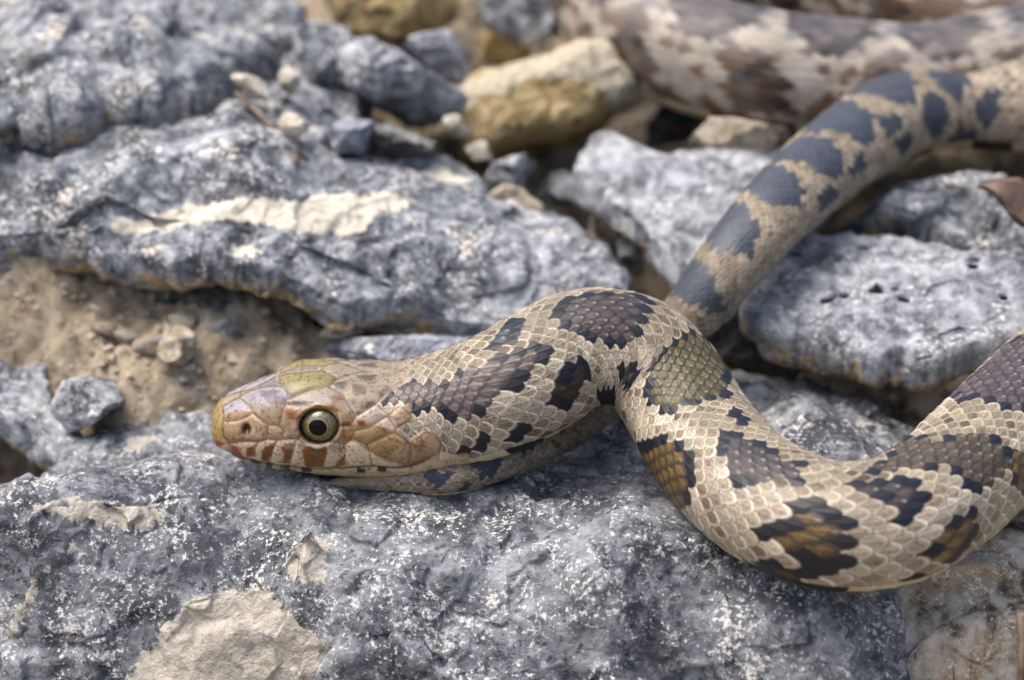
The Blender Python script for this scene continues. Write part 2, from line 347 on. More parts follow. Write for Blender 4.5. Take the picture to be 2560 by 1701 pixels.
def lump(name, label, cat, outline, base, depth=8, mat='grey', nt=110, npz=56, cuts=14, cutlim=(.5, .85), amp=.8, wl=9, fine=.35, patch=(), under=0., group=None, seed=0, power=.75, lean=.0):
    B = W(base); n = FWD * 1.0; n = n * math.cos(lean) + UPV * math.sin(lean)
    px = np.array([p[0] * K for p in outline]); py = np.array([p[1] * K for p in outline])
    d = rays(px, py); t = ((B - CAM) @ n) / (d @ n); O = CAM + d * t[:, None]
    cl = np.concatenate([O, O[:1]]); tt = np.concatenate([[0], np.cumsum(np.linalg.norm(np.diff(cl, axis=0), axis=1))])
    tq = np.linspace(0, tt[-1], nt, endpoint=False); o3 = np.stack([np.interp(tq, tt, cl[:, k]) for k in range(3)], -1)
    for _ in range(2): o3 = (o3 + .5 * (np.roll(o3, 1, 0) + np.roll(o3, -1, 0))) / 2
    c = o3.mean(0); ps = np.linspace(-math.pi / 2 * .985, math.pi / 2 * .985, npz)
    P = np.array([c + (o3 - c) * math.cos(a) ** power + n * math.copysign(abs(math.sin(a)) ** .9, a) * depth / 1000 for a in ps]) 
    rs = np.random.RandomState(seed + 100); Q = P.reshape(-1, 3) - c
    for k in range(cuts):
        v = rs.normal(size=3); v[1] -= .6; v /= np.linalg.norm(v); h = Q @ v; lim = h.max() * rs.uniform(*cutlim)
        Q = Q - np.maximum(0, h - lim)[:, None] * v
    P = (Q + c).reshape(P.shape); N = grid_normals(P); N *= np.sign(((P - c) * N).sum())
    pp = P.reshape(-1, 3) + seed * 2.3
    dd = .5 * amp / 1000 * fbm(pp / (wl / 1000), 3) + amp / 1000 * (.8 * facets(pp / .008, seed) + .4 * facets(pp / .003 + 4, seed + 1)) + fine / 1000 * fbm(pp / .004, 4, .6)
    P = P + N * dd.reshape(P.shape[:2])[..., None]
    pm = masks(P, N, patch, seed) if patch else np.zeros(npz * nt)
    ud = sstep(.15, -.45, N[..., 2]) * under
    me = grid_mesh(name, P, attrs={'under': ud, 'patch': pm, 'pit': ud * 0})
    o = link(name, me, M[mat], origin=np.array([c[0], c[1], float(P[..., 2].min())])); tag(o, label, cat, group)
    return o
# --- the boulder the snake lies on
slab('boulder', 'large speckled grey and white limestone boulder that the snake lies on', 'rock',
     [(15, 1125, -3), (60, 1078, -3), (100, 1030, -3), (150, 985, -3), (320, 955, -2.5), (470, 930, -2.5), (700, 900, -2), (950, 880, -2), (1250, 880, -1), (1500, 930, -1), (1750, 1000, -1), (1960, 1120, -2), (2100, 1240, -3), (2080, 1350, -5),
      (2110, 1440, -8), (2120, 1530, -12), (2110, 1640, -19), (2000, 1760, -28), (1400, 1800, -32), (700, 1790, -36), (0, 1760, -40), (-350, 1650, -36), (-350, 1330, -14), (-150, 1180, -5)],
     ctrl=[(500, 1040, -2.0), (800, 1080, -.3), (1100, 1120, -.2), (1500, 1130, -.2), (1800, 1250, -.2), (200, 1090, -2.0), (350, 1125, .3), (450, 1112, .6), (150, 1170, -1), (0, 1190, -2), (300, 1230, -5), (200, 1350, -12), (200, 1500, -21), (700, 1180, -.6), (700, 1300, -4), (800, 1420, -9.5), (800, 1540, -16),
           (1200, 1250, -2), (1300, 1400, -6), (1400, 1540, -12), (1700, 1350, -2.5), (1850, 1450, -5.5), (1950, 1540, -11)],
     th=55, mat='boulder', nt=860, nr=320, inset=.05, amp=1.1, wl=16, fine=.42, jag=1.8, undercut=.95, seed=1, center=(950, 1260, -4), lipn=20, raised=.1,
     bumps=[(710, 1288, 42, 5.0), (430, 1100, 120, 1.6), (1350, 1420, 110, 1.6), (1100, 1300, 140, 1.0), (1800, 1480, 100, 1.5), (600, 1400, 170, 2.2), (90, 1480, 60, 2.5), (1500, 1350, 120, -1.2), (980, 1210, 100, -1.0)],
     patch=[([(290, 1570), (350, 1480), (430, 1385), (520, 1355), (610, 1362), (690, 1440), (780, 1510), (870, 1570), (600, 1640)], 14), ([(655, 1300), (680, 1250), (735, 1240), (770, 1270), (740, 1345), (690, 1345)], 14),
            ([(20, 1460), (70, 1360), (150, 1260), (170, 1220), (175, 1260), (110, 1340), (60, 1430), (40, 1480)], 12), ([(60, 1170), (200, 1150), (370, 1180), (330, 1215), (160, 1200)], 22),
            ([(300, 1015), (360, 1000), (350, 1020), (260, 1060)], 8)])
# --- brown rock under the right side of the coil, chip in the corner
slab('brown_rock', 'brown stained limestone rock beside the speckled boulder under the front coil', 'rock',
     [(2030, 1350, -6), (2150, 1270, -4), (2300, 1180, -3), (2500, 1080, -2), (2700, 1100, -2), (2750, 1350, -6), (2550, 1400, -9), (2400, 1420, -11), (2340, 1470, -13), (2250, 1520, -16), (2140, 1555, -18), (2070, 1500, -12)],
     ctrl=[(2250, 1330, -5), (2300, 1430, -8.5), (2180, 1450, -10)], th=14, mat='brown', nt=420, nr=130, inset=.06, amp=1.3, wl=14, seed=2, under=.3)
slab('corner_rock', 'pale broken rock below the brown stained rock', 'rock',
     [(2130, 1590, -24), (2230, 1570, -23), (2320, 1500, -20), (2420, 1440, -17), (2600, 1450, -16), (2600, 1700, -26), (2150, 1700, -28)], ctrl=[(2350, 1560, -21)], th=20, mat='brown', nt=240, nr=70, seed=3, amp=1.4,
     patch=[([(2180, 1600), (2350, 1500), (2420, 1600), (2200, 1680)], 40)])
# --- hump behind the coil and the stones in the gap under the right slab
slab('hump_rock', 'low grey speckled rock in the hollow of the front coil', 'rock',
     [(1600, 900, -3), (1680, 862, -3), (1770, 868, -3), (1880, 900, -4), (2000, 950, -5), (2130, 1010, -6), (2300, 1030, -6), (2300, 1150, -6), (2050, 1160, -4), (1850, 1120, -2), (1700, 1040, -2), (1600, 980, -2)],
     ctrl=[(1850, 980, 2), (1950, 1040, 1), (1760, 920, 0)], th=12, mat='boulder', nt=360, nr=110, amp=1.2, seed=4, bumps=[(1850, 950, 80, 2.5)], patch=[([(1970, 968), (1990, 962), (1996, 975), (1980, 982)], 4)])
lump('dark_block', 'dark grey block wedged under the pale right hand slab', 'rock', [(1625, 760), (1660, 710), (1760, 705), (1830, 760), (1850, 850), (1800, 875), (1690, 865), (1640, 830)], (1730, 870, -9), 9, 'dark', seed=5, amp=.6)
lump('tan_chip', 'tan flake of stone in the dark gap under the pale slab', 'stone', [(1838, 868), (1860, 855), (1895, 862), (1960, 900), (1975, 925), (1930, 935), (1880, 905), (1845, 885)], (1910, 935, -7), 5, 'tan', seed=6, nt=80, npz=36, amp=.3)
lump('shadowed_stone', 'brown stone deep in the shadow under the pale slab', 'rock', [(1960, 900), (2060, 880), (2200, 900), (2250, 960), (2180, 1010), (2060, 1000), (1980, 950)], (2100, 1000, -12), 12, 'brown', seed=7, amp=.8)
# --- the big slab on the left
slab('ledge_rock', 'wide grey limestone slab with a cream streak overhanging the soil bank', 'rock',
     [(0, 540, 22), (70, 540, 22), (150, 578, 20), (260, 600, 19), (350, 616, 18), (420, 632, 17.5), (500, 640, 17), (560, 660, 16), (640, 668, 15), (700, 698, 13), (780, 716, 12), (860, 712, 12), (930, 716, 11), (1000, 722, 10), (1060, 746, 9), (1130, 750, 9),
      (1240, 735, 9), (1380, 700, 10), (1450, 670, 11), (1430, 610, 13), (1380, 560, 15), (1335, 515, 17), (1280, 485, 18.5), (1150, 455, 20), (1090, 440, 21), (950, 390, 24), (700, 330, 28), (400, 250, 33), (0, 210, 36), (-300, 260, 33), (-420, 400, 28), (-300, 540, 22)],
     ctrl=[(700, 480, 25), (500, 560, 22), (250, 500, 27), (900, 600, 18.5), (1150, 600, 16.5), (700, 620, 18), (600, 420, 29), (250, 380, 31), (1000, 500, 21.5), (950, 690, 12.6), (600, 350, 31)],
     th=7, mat='slab', nt=760, nr=190, inset=.05, amp=1.0, wl=18, fine=.6, jag=2.2, undercut=.80, under=.42, seed=8, center=(560, 520, 24), lipn=18, raised=.1,
     bumps=[(540, 300, 90, 4), (600, 390, 90, 3.0), (300, 360, 110, 3.0), (120, 460, 100, 2.5), (820, 480, 160, 1.5), (1100, 540, 120, 1.5)],
     patch=[([(180, 560), (280, 515), (400, 480), (490, 460), (640, 455), (720, 455), (900, 448), (960, 458), (940, 478), (860, 490), (850, 535), (700, 540), (560, 505), (430, 515), (320, 540)], 12), ([(140, 575), (160, 545), (220, 545), (240, 560), (200, 590), (170, 600)], 9), ([(470, 590), (560, 560), (600, 600), (580, 630), (480, 615)], 16)])
# --- rocks behind on the left
slab('back_rock', 'bumpy grey rock heaped behind the wide cream streaked slab', 'rock',
     [(-60, 330, 36), (200, 300, 35), (420, 265, 34), (520, 220, 34), (620, 160, 33), (690, 100, 33), (700, 20, 34), (640, -60, 36), (200, -120, 40), (-300, -60, 42), (-300, 250, 38)], ctrl=[(200, 150, 43), (450, 120, 40)],
     th=22, mat='slab', nt=360, nr=110, amp=2.6, wl=14, seed=9, jag=3, inset=.12, patch=[([(320, 130), (360, 115), (430, 120), (440, 135), (350, 150)], 8)], bumps=[(330, 90, 90, 4), (150, 220, 90, 3)])
lump('grey_rock', 'light grey angular rock resting above the small dark wedge of stone', 'rock', [(690, 210), (700, 120), (780, 90), (880, 92), (980, 120), (1060, 190), (1075, 240), (1040, 290), (960, 290), (880, 275), (850, 262), (800, 250), (740, 235)], (900, 290, 24), 17, 'pale', seed=10, amp=1.6, wl=12, nt=160, npz=80)
lump('wedge_stone', 'small dark wedge of stone below the light grey angular rock', 'stone', [(800, 285), (850, 270), (930, 300), (1010, 330), (1050, 350), (990, 375), (900, 372), (830, 350)], (920, 372, 23), 8, 'dark', seed=11, amp=.8)
lump('dark_stone', 'dark blue grey stone beside the twig', 'stone', [(765, 300), (790, 265), (840, 255), (870, 300), (860, 360), (800, 375), (765, 345)], (810, 375, 25), 8, 'blue', seed=61, amp=.8)
lump('white_chip', 'bright white chip against the yellow stone', 'stone', [(1020, 270), (1075, 262), (1080, 310), (1055, 330), (1025, 305)], (1050, 335, 24), 5, 'cream', seed=12, nt=70, npz=32, amp=.3)
lump('white_chip', 'small white chip under the yellow stone', 'stone', [(1070, 345), (1110, 325), (1145, 345), (1125, 382), (1080, 372)], (1105, 382, 20), 5, 'cream', seed=13, nt=70, npz=32, amp=.3)
lump('cream_pebble', 'cream pebble lying beside the twig', 'stone', [(520, 185), (545, 165), (600, 185), (640, 220), (620, 235), (560, 215)], (590, 235, 37), 6, 'cream', seed=14, nt=80, npz=36, amp=.4)
lump('cream_pebble', 'upright cream pebble between the bumpy rock and the light grey rock', 'stone', [(635, 170), (665, 150), (695, 165), (690, 215), (665, 240), (640, 220)], (665, 242, 33), 6, 'cream', seed=15, nt=80, npz=36, amp=.4)
lump('cream_pebble', 'round cream pebble in front of the upright cream pebble', 'stone', [(625, 275), (665, 255), (715, 275), (715, 310), (670, 325), (635, 305)], (670, 325, 32), 6, 'cream', seed=16, nt=80, npz=36, amp=.4)
slab('flat_rock', 'flat blue grey slab between the light grey angular rock and the cream streaked slab', 'rock', [(640, 425, 27), (690, 350, 28), (790, 310, 27), (900, 330, 25), (1040, 355, 22), (1095, 410, 20), (1105, 445, 19), (1050, 470, 18.5), (900, 480, 20.5), (760, 478, 22.5), (680, 462, 24)], th=9, mat='slab', nt=260, nr=70, amp=.8, wl=14, seed=17, inset=.05, patch=[([(960, 385), (1050, 390), (1085, 440), (1000, 435)], 12)])
slab('flat_rock', 'rough grey slab under the cream pebbles behind the twig', 'rock', [(470, 290, 34), (540, 190, 35), (650, 110, 34), (760, 80, 32), (860, 180, 28), (840, 280, 27), (740, 330, 27.5), (640, 350, 29), (540, 330, 32)], th=12, mat='slab', nt=260, nr=70, amp=1.2, wl=14, seed=18, inset=.06)
lump('grey_rock', 'weathered grey rock wedged behind the upright cream pebble', 'rock', [(670, 120), (700, 50), (790, 55), (830, 120), (810, 220), (760, 300), (700, 290), (675, 220)], (740, 330, 20), 12, 'slab', seed=49, amp=1.2)
# --- top stones
lump('yellow_stone', 'yellow brown stone with a pale grey top leaning over the dark gap', 'rock',
     [(1022, 285), (1030, 235), (1060, 200), (1110, 168), (1250, 135), (1330, 105), (1400, 84), (1435, 92), (1475, 160), (1495, 205), (1470, 245), (1410, 275), (1380, 300), (1300, 335), (1235, 342), (1150, 370), (1100, 387), (1065, 372), (1045, 320)], (1200, 380, 12), 17, 'yellow', seed=18, amp=.9, wl=14, nt=200, npz=100, cuts=0, power=.5, under=.6,
     patch=[([(1020, 260), (1060, 190), (1250, 120), (1400, 70), (1510, 200), (1440, 270), (1400, 235), (1340, 190), (1240, 185), (1120, 225), (1060, 262)], 16)])
lump('yellow_boulder', 'big yellow brown stone at the back beyond the light grey rock', 'rock', [(680, -70), (690, 20), (740, 55), (830, 80), (900, 92), (960, 80), (1030, 60), (1080, 20), (1080, -80)], (880, 95, 28), 20, 'yellow', seed=19, amp=1.2, nt=140, npz=70, under=.9)
lump('angular_stone', 'pale blue grey angular stone behind the yellow stone', 'stone', [(925, 105), (945, 70), (975, 55), (1040, 75), (1095, 112), (1105, 170), (1070, 205), (1030, 190), (975, 140)], (1050, 205, 26), 9, 'pale', seed=20, amp=.4, cuts=16)
lump('far_grey_rock', 'far grey rock standing left of the body loop', 'rock', [(1060, -80), (1055, 0), (1110, 50), (1200, 105), (1290, 112), (1330, 70), (1310, -80)], (1220, 120, 27), 18, 'grey', seed=21, amp=1.2, nt=130, npz=64)
lump('brown_stone', 'brown stone in the gap behind the angular stone', 'stone', [(1070, 60), (1130, 70), (1220, 110), (1230, 150), (1170, 160), (1110, 140)], (1170, 165, 24), 8, 'yellow', seed=22, amp=.5, under=1)
# --- gap in the middle
lump('grey_chip', 'grey angular chip in the gap below the yellow stone', 'stone', [(1085, 415), (1140, 372), (1235, 348), (1242, 375), (1215, 425), (1160, 455), (1110, 455)], (1160, 455, 15), 9, 'grey', seed=23, amp=.4, cuts=16)
lump('tan_stone', 'tan stone at the back edge of the cream streaked slab', 'stone', [(1120, 460), (1160, 430), (1230, 440), (1300, 490), (1310, 520), (1220, 520), (1140, 490)], (1220, 520, 12), 9, 'tan', seed=24, amp=.5)
lump('grey_stone', 'flat grey stone in the shadow beneath the lobed grey rock', 'stone', [(1200, 430), (1250, 395), (1330, 400), (1420, 430), (1420, 480), (1330, 475), (1240, 460)], (1310, 478, 9), 9, 'grey', seed=25, amp=.5)
lump('brown_stone', 'dark brown stone deep in the gap below the lobed grey rock', 'stone', [(1330, 500), (1400, 490), (1450, 540), (1450, 600), (1400, 610), (1350, 560)], (1400, 610, 2), 8, 'brown', seed=26, amp=.5)
lump('grey_sliver', 'pale grey sliver standing in the dark gap below the lobed rock', 'stone', [(1425, 555), (1445, 535), (1470, 560), (1490, 625), (1470, 645), (1425, 630)], (1455, 645, 3), 5, 'grey', seed=27, nt=70, npz=32, amp=.3)
slab('lobed_rock', 'light grey lobed rock that the tail is draped across', 'rock',
     [(1318, 375, 22), (1345, 315, 24), (1390, 297, 25), (1450, 325, 25), (1530, 352, 24), (1620, 345, 24), (1750, 320, 24), (1900, 330, 24), (1930, 420, 22), (1850, 520, 20), (1760, 620, 16), (1680, 690, 12), (1600, 690, 11), (1545, 630, 14), (1485, 565, 17), (1450, 505, 18.5), (1395, 460, 20), (1335, 420, 21)],
     ctrl=[(1500, 450, 22), (1620, 560, 18), (1450, 400, 24)], th=7, mat='pale', nt=360, nr=110, amp=.8, wl=14, seed=28, jag=1.5, under=.25, inset=.05, undercut=.85, center=(1600, 480, 20.5))
lump('buff_stone', 'smooth buff stone under the tail where it leaves the lobed rock', 'stone', [(1535, 352), (1570, 310), (1620, 275), (1690, 272), (1790, 298), (1850, 325), (1800, 362), (1680, 372), (1580, 368)], (1690, 375, 21), 9, 'tan', seed=29, amp=.4)
lump('dark_stone', 'dark stone in the shadow hole between the yellow stone and the buff stone', 'stone', [(1440, 330), (1460, 250), (1530, 215), (1640, 230), (1720, 262), (1640, 300), (1560, 345), (1490, 360)], (1570, 350, 8), 12, 'dark', seed=41, amp=.8)
lump('grey_rock', 'rough grey rock under the back body loop behind the lobed rock', 'rock', [(1600, 250), (1750, 215), (1950, 240), (2080, 270), (2060, 320), (1900, 345), (1750, 330), (1640, 300)], (1850, 345, 16), 16, 'brown', seed=42, amp=1.2)
lump('grey_rock', 'grey rock between the yellow brown back stone and the body loop', 'rock', [(1280, 40), (1340, -30), (1450, -40), (1500, 40), (1480, 110), (1390, 120), (1310, 110)], (1400, 125, 24), 14, 'slab', seed=43, amp=1.2)
# --- right side
slab('pitted_rock', 'pale blue white slab with black pits and a tan broken edge', 'rock',
     [(1705, 655, 14), (1735, 620, 15), (1790, 570, 17), (1850, 540, 18), (1920, 528, 19), (2050, 522, 20), (2150, 548, 20), (2250, 578, 20), (2360, 590, 20), (2600, 640, 18), (2620, 760, 13), (2450, 790, 11), (2330, 772, 12), (2230, 800, 11), (2160, 838, 9), (2100, 830, 9.5), (2020, 832, 9), (1940, 815, 9.5), (1870, 795, 10), (1800, 770, 11), (1740, 745, 12), (1715, 700, 13)],
     ctrl=[(1900, 640, 16.5), (2100, 650, 17), (2300, 680, 16), (1950, 740, 13), (2150, 770, 12)], th=8, mat='pale', ridge=.5, nt=460, nr=130, amp=.6, wl=18, seed=30, jag=2, inset=.04, undercut=.80, under=.45, center=(2080, 670, 16),
     bumps=[(1960, 770, 90, 1.5), (2250, 640, 120, 1.5)], pits=[(1905, 700, 14), (1918, 694, 9), (1943, 688, 12), (2012, 678, 10), (2024, 674, 15), (2064, 671, 7), (2078, 692, 10), (2088, 696, 8), (1832, 582, 12), (1845, 586, 7), (1930, 600, 9), (1985, 568, 13), (1996, 572, 8), (2240, 640, 11), (2247, 625, 8), (2310, 700, 9), (1800, 640, 6)])
slab('smooth_rock', 'smooth grey rock behind the pale pitted slab', 'rock',
     [(1880, 520, 15), (1950, 450, 20), (2010, 395, 24), (2090, 362, 26), (2240, 372, 26), (2360, 405, 25), (2520, 450, 24), (2600, 600, 18), (2400, 640, 13), (2200, 610, 11), (2000, 570, 11)], ctrl=[(2150, 440, 24), (2300, 490, 21), (2100, 520, 14)],
     th=12, mat='slab', nt=300, nr=90, amp=1.3, wl=16, seed=31, inset=.1)
# --- under the neck, and small stones on the soil bank
lump('blue_stone', 'smooth blue grey stone behind the neck of the snake', 'rock', [(610, 850), (660, 810), (760, 785), (880, 775), (1010, 778), (1130, 778), (1210, 790), (1230, 860), (1180, 920), (900, 920), (700, 905)], (900, 920, -4), 17, 'blue', seed=32, amp=.7, nt=160, npz=80, power=.6)
lump('pale_flake', 'pale cream flake lying under the overhanging slab edge', 'stone', [(728, 778), (748, 758), (800, 742), (850, 742), (872, 752), (850, 768), (800, 782), (745, 788)], (800, 788, 3), 5, 'cream', seed=33, nt=80, npz=36, amp=.2, cuts=4)
lump('round_pebble', 'lone grey angular stone sitting on the soil bank beside the hole', 'stone', [(128, 930), (150, 880), (215, 858), (275, 868), (300, 895), (282, 935), (258, 960), (225, 988), (165, 990), (135, 965)], (210, 990, -3), 9, 'grey', seed=34, nt=140, npz=70, amp=.5, cuts=7)
slab('bank_rock', 'grey blue rock edge with a dark hole beneath it beside the lone angular stone', 'rock',
     [(-200, 700, 3), (40, 720, 4), (90, 770, 2), (125, 840, 0), (135, 920, -1), (190, 985, -3), (160, 1010, -3), (110, 1008, -3.5), (60, 985, -3), (0, 972, -3), (-150, 960, -3), (-350, 850, -1)], ctrl=[(30, 850, 1)], th=7, mat='slab', nt=260, nr=80, amp=1.4, wl=12, seed=35, inset=.06, undercut=.9, under=.3)
slab('left_stone', 'grey stone at the left of the hole below the bank', 'stone', [(-200, 1060, -12), (-40, 1070, -9), (12, 1110, -7), (16, 1150, -7), (-10, 1180, -8), (-200, 1200, -12)], th=12, mat='slab', nt=120, nr=40, seed=36)
rs = np.random.RandomState(3); bank = [(60, 700), (110, 690), (180, 720), (200, 690), (240, 760), (300, 700), (340, 740), (380, 810), (420, 760), (450, 700), (470, 850), (520, 800), (560, 760), (600, 820), (350, 870), (400, 900), (520, 880), (290, 800), (240, 830), (160, 800), (560, 850), (640, 770), (440, 930), (330, 930), (620, 870), (500, 720), (390, 680)]
bsrc = []
for k, (bx, by) in enumerate(bank):
    p = W((bx, by, 0)); zt = gf(p[0], p[1])
    for _ in range(6):
        p = W((bx, by, zt * 1000)); zt = float(gf(p[0], p[1]))
    r = rs.uniform(1.2, 3.4) * 1e-3; seed = 200 + k
    if k < 9:
        u = np.linspace(.05, math.pi - .05, 26); v = np.linspace(0, 2 * math.pi, 40, endpoint=False)
        P = np.stack([np.sin(u)[:, None] * np.cos(v), np.sin(u)[:, None] * np.sin(v) * .8, np.cos(u)[:, None] * np.ones_like(v) * .6], -1)
        Q = P.reshape(-1, 3)
        for _ in range(8):
            d = rs.normal(size=3); d /= np.linalg.norm(d); h = Q @ d; Q = Q - np.maximum(0, h - h.max() * rs.uniform(.55, .85))[:, None] * d
        Q = Q * (1 + .12 * fbm(Q * 1.6 + seed, 4))[:, None]
        me = grid_mesh('pebble', Q.reshape(P.shape), attrs={k_: np.zeros(len(Q)) for k_ in ('under', 'patch', 'pit')}); me.materials.append(M[['tan', 'tan', 'grey', 'brown', 'tan'][k % 5]]); bsrc.append(me)
    o = bpy.data.objects.new('pebble', bsrc[k % 9]); C.objects.link(o); o.location = (p[0], p[1], zt + .0012 + r * .2); o.scale = (r, r, r)
    o.rotation_euler = (rs.uniform(-.4, .4), rs.uniform(-.4, .4), rs.uniform(0, 6)); cn_ = ['tan', 'tan', 'grey', 'brown', 'tan'][(k % 9) % 5]; tag(o, 'small %s pebble bedded in the soil bank under the ledge' % cn_, 'pebble', '%s pebbles bedded in the soil bank' % cn_)
lump('flat_stone', 'dark flat stone filling the hollow under the tail beside the pale slab', 'stone', [(1560, 690), (1640, 655), (1720, 690), (1740, 760), (1700, 800), (1600, 790)], (1650, 800, -4), 10, 'dark', seed=44, amp=.6)
lump('bank_stone', 'crumbling tan stone in the middle of the soil bank', 'stone', [(330, 780), (370, 735), (450, 745), (480, 800), (430, 850), (350, 840)], (400, 850, 3), 7, 'tan', seed=46, amp=1.0, nt=90, npz=40)
# --- twigs and the dead leaf
def twig(name, label, cat, pts, r0, r1, mat='twig', seed=0):
    P = np.array([W(p) for p in pts]); L = np.linalg.norm(np.diff(P, axis=0), axis=1).sum(); Q = catmull(P, np.linspace(0, L, 60))
    T = np.gradient(Q, axis=0); T /= np.linalg.norm(T, axis=1)[:, None]; A = np.cross(T, [0, 0, 1.]); A /= np.linalg.norm(A, axis=1)[:, None]; B = np.cross(A, T)
    v = np.linspace(0, 2 * math.pi, 14, endpoint=False); r = np.linspace(r0, r1, 60) / 1000
    r = r * (1 + .25 * noise(Q / .006 + seed)); G = Q[:, None] + r[:, None, None] * (A[:, None] * np.cos(v)[None, :, None] + B[:, None] * np.sin(v)[None, :, None])
    o = link(name, grid_mesh(name, G), M[mat], origin=Q[0]); tag(o, label, cat); return o
twig('twig', 'thin brown twig lying across the slab beside the cream pebbles', 'twig', [(545, 215, 37), (590, 255, 36.5), (640, 305, 34), (690, 352, 31), (712, 385, 28)], .5, .8)
twig('root_end', 'short pale stub of root below the twig', 'twig', [(680, 365, 31), (668, 390, 30), (664, 418, 29)], 1.0, .7, 'twig', 5)
twig('stem', 'thin dark upright stem beside the corner rock', 'twig', [(2352, 1420, -4), (2356, 1500, -8), (2352, 1580, -13), (2350, 1660, -18)], .7, .6, 'twig', 9)
# dead leaf: a curled blade with a midrib ridge
a_, b_ = W((2252, 430, 29)), W((2420, 545, 24)); nu, nv = 40, 16
u = np.linspace(0, 1, nu)[:, None]; v = np.linspace(-1, 1, nv)[None]
ax = b_ - a_; ln = np.linalg.norm(ax); ax = ax / ln; sdv = np.cross(ax, [0, 0, 1.]); sdv /= np.linalg.norm(sdv); upv = np.cross(sdv, ax)
wd = .0042 * np.sin(np.pi * np.clip(u, 0.02, .98)) ** .7 * (1 + .1 * np.sin(u * 23))
G = a_ + (u * ln)[..., None] * ax + (v * wd)[..., None] * sdv + ((.8 * v * v * wd) + .001 * np.sin(u * 7))[..., None] * upv
G2 = G - upv * .00025; ring = np.concatenate([G, G2[:, ::-1]], 1)
o = link('dead_leaf', grid_mesh('dead_leaf', ring), M['leaf'], origin=a_); tag(o, 'curled dark brown dead leaf resting on the smooth grey rock', 'leaf')
# loose grit in the soil bank and in the cracks
rs = np.random.RandomState(21); GN = 5200; base = np.array([(1, 0, 0), (-1, 0, 0), (0, 1, 0), (0, -1, 0), (0, 0, 1), (0, 0, -1)], float); tri = np.array([(0, 2, 4), (2, 1, 4), (1, 3, 4), (3, 0, 4), (2, 0, 5), (1, 2, 5), (3, 1, 5), (0, 3, 5)])
gxp = rs.uniform(-.105, .11, GN); gyp = rs.uniform(-.035, .16, GN); half = GN // 2; gxp[:half] = rs.uniform(-.105, -.02, half); gyp[:half] = rs.uniform(-.02, .06, half)
ix = np.clip(np.searchsorted(gx, gxp), 0, nx - 1); iy = np.clip(np.searchsorted(gy, gyp), 0, ny - 1); gz = Z[ix, iy]
sz = .00035 * np.exp(rs.normal(0, .55, GN)); sz = np.clip(sz, .0002, .0019)
VV = (base[None] * rs.uniform(.55, 1.3, (GN, 6, 1)) + rs.normal(0, .16, (GN, 6, 3))) * sz[:, None, None]; qa = rs.uniform(0, 6.28, GN); ca, sa = np.cos(qa)[:, None], np.sin(qa)[:, None]
VV = np.stack([VV[..., 0] * ca - VV[..., 1] * sa, VV[..., 0] * sa + VV[..., 1] * ca, VV[..., 2] * .7], -1) + np.stack([gx[ix], gy[iy], gz + sz * .3], -1)[:, None]
FF = (tri[None] + 6 * np.arange(GN)[:, None, None]).reshape(-1, 3); me = bpy.data.meshes.new('grit'); me.from_pydata(VV.reshape(-1, 3).tolist(), [], FF.tolist())
gt = me.attributes.new('tone', 'FLOAT', 'POINT'); gt.data.foreach_set('value', np.repeat(rs.rand(GN), 6).astype(np.float32))
s_ = NT('grit'); s_.l(s_.mix(s_.attr('tone').outputs['Fac'], (.14, .10, .065), (.50, .45, .37)), s_.b.inputs['Base Color']); s_.b.inputs['Roughness'].default_value = .9
o = link('grit', me, s_.m); o['kind'] = 'stuff'; tag(o, 'fine tan grit and crumbs lying on the soil bank between the rocks', 'grit')
# ------------------------------------------------------------------ snake
def cv(ox, oy, k):
    return lambda pts: [(ox + x * k, oy + y * k) for x, y in pts]
H1 = cv(520, 880, .21684); H2 = cv(800, 880, .21684); H3 = cv(1080, 820, .28061)
C1 = cv(500, 850, 1 / 2.622); C2 = cv(1150, 700, .35071); C3 = cv(1500, 850, .44915); C4 = cv(1350, 0, .51271)
# head silhouette in the photograph: x, top, bottom, half width (mm); the head lies in one vertical plane
HEAD = [(533, 1056, 1066, .5), (535, 1040, 1078, 1.7), (539, 1027, 1093, 2.8), (546, 1011, 1107, 3.8), (556, 998, 1117, 4.6), (575, 985, 1131, 5.5), (600, 974, 1142, 6.2), (652, 952, 1157, 7.2), (700, 933, 1168, 7.9), (735, 918, 1175, 8.4),
        (770, 908, 1179, 8.9), (805, 905, 1182, 9.3), (850, 906, 1184, 9.7), (920, 909, 1186, 10.2), (990, 908, 1186, 10.5), (1050, 899, 1183, 10.4), (1110, 885, 1172, 10.0)]
y0 = at_z(np.array([800.]), np.array([1182.]), np.array([.0018]))[0][1] + .0045
st = []      # x,y,z,w,a,n,roll,L
for x, t, b, w in HEAD:
    c = at_y(np.array([x]), np.array([(t + b) / 2.]), y0)[0]; dist = (c - CAM) @ FWD; e = (b - t) / 2 / FPX * dist * 1000
    th = PITCH + math.atan(((t + b) / 2 - PH / 2) / FPX); a = math.sqrt(max(e * e - (w * math.sin(th)) ** 2, .04)) / math.cos(th)
    st.append([*c, w, a, 2.25, 0, 2.3])
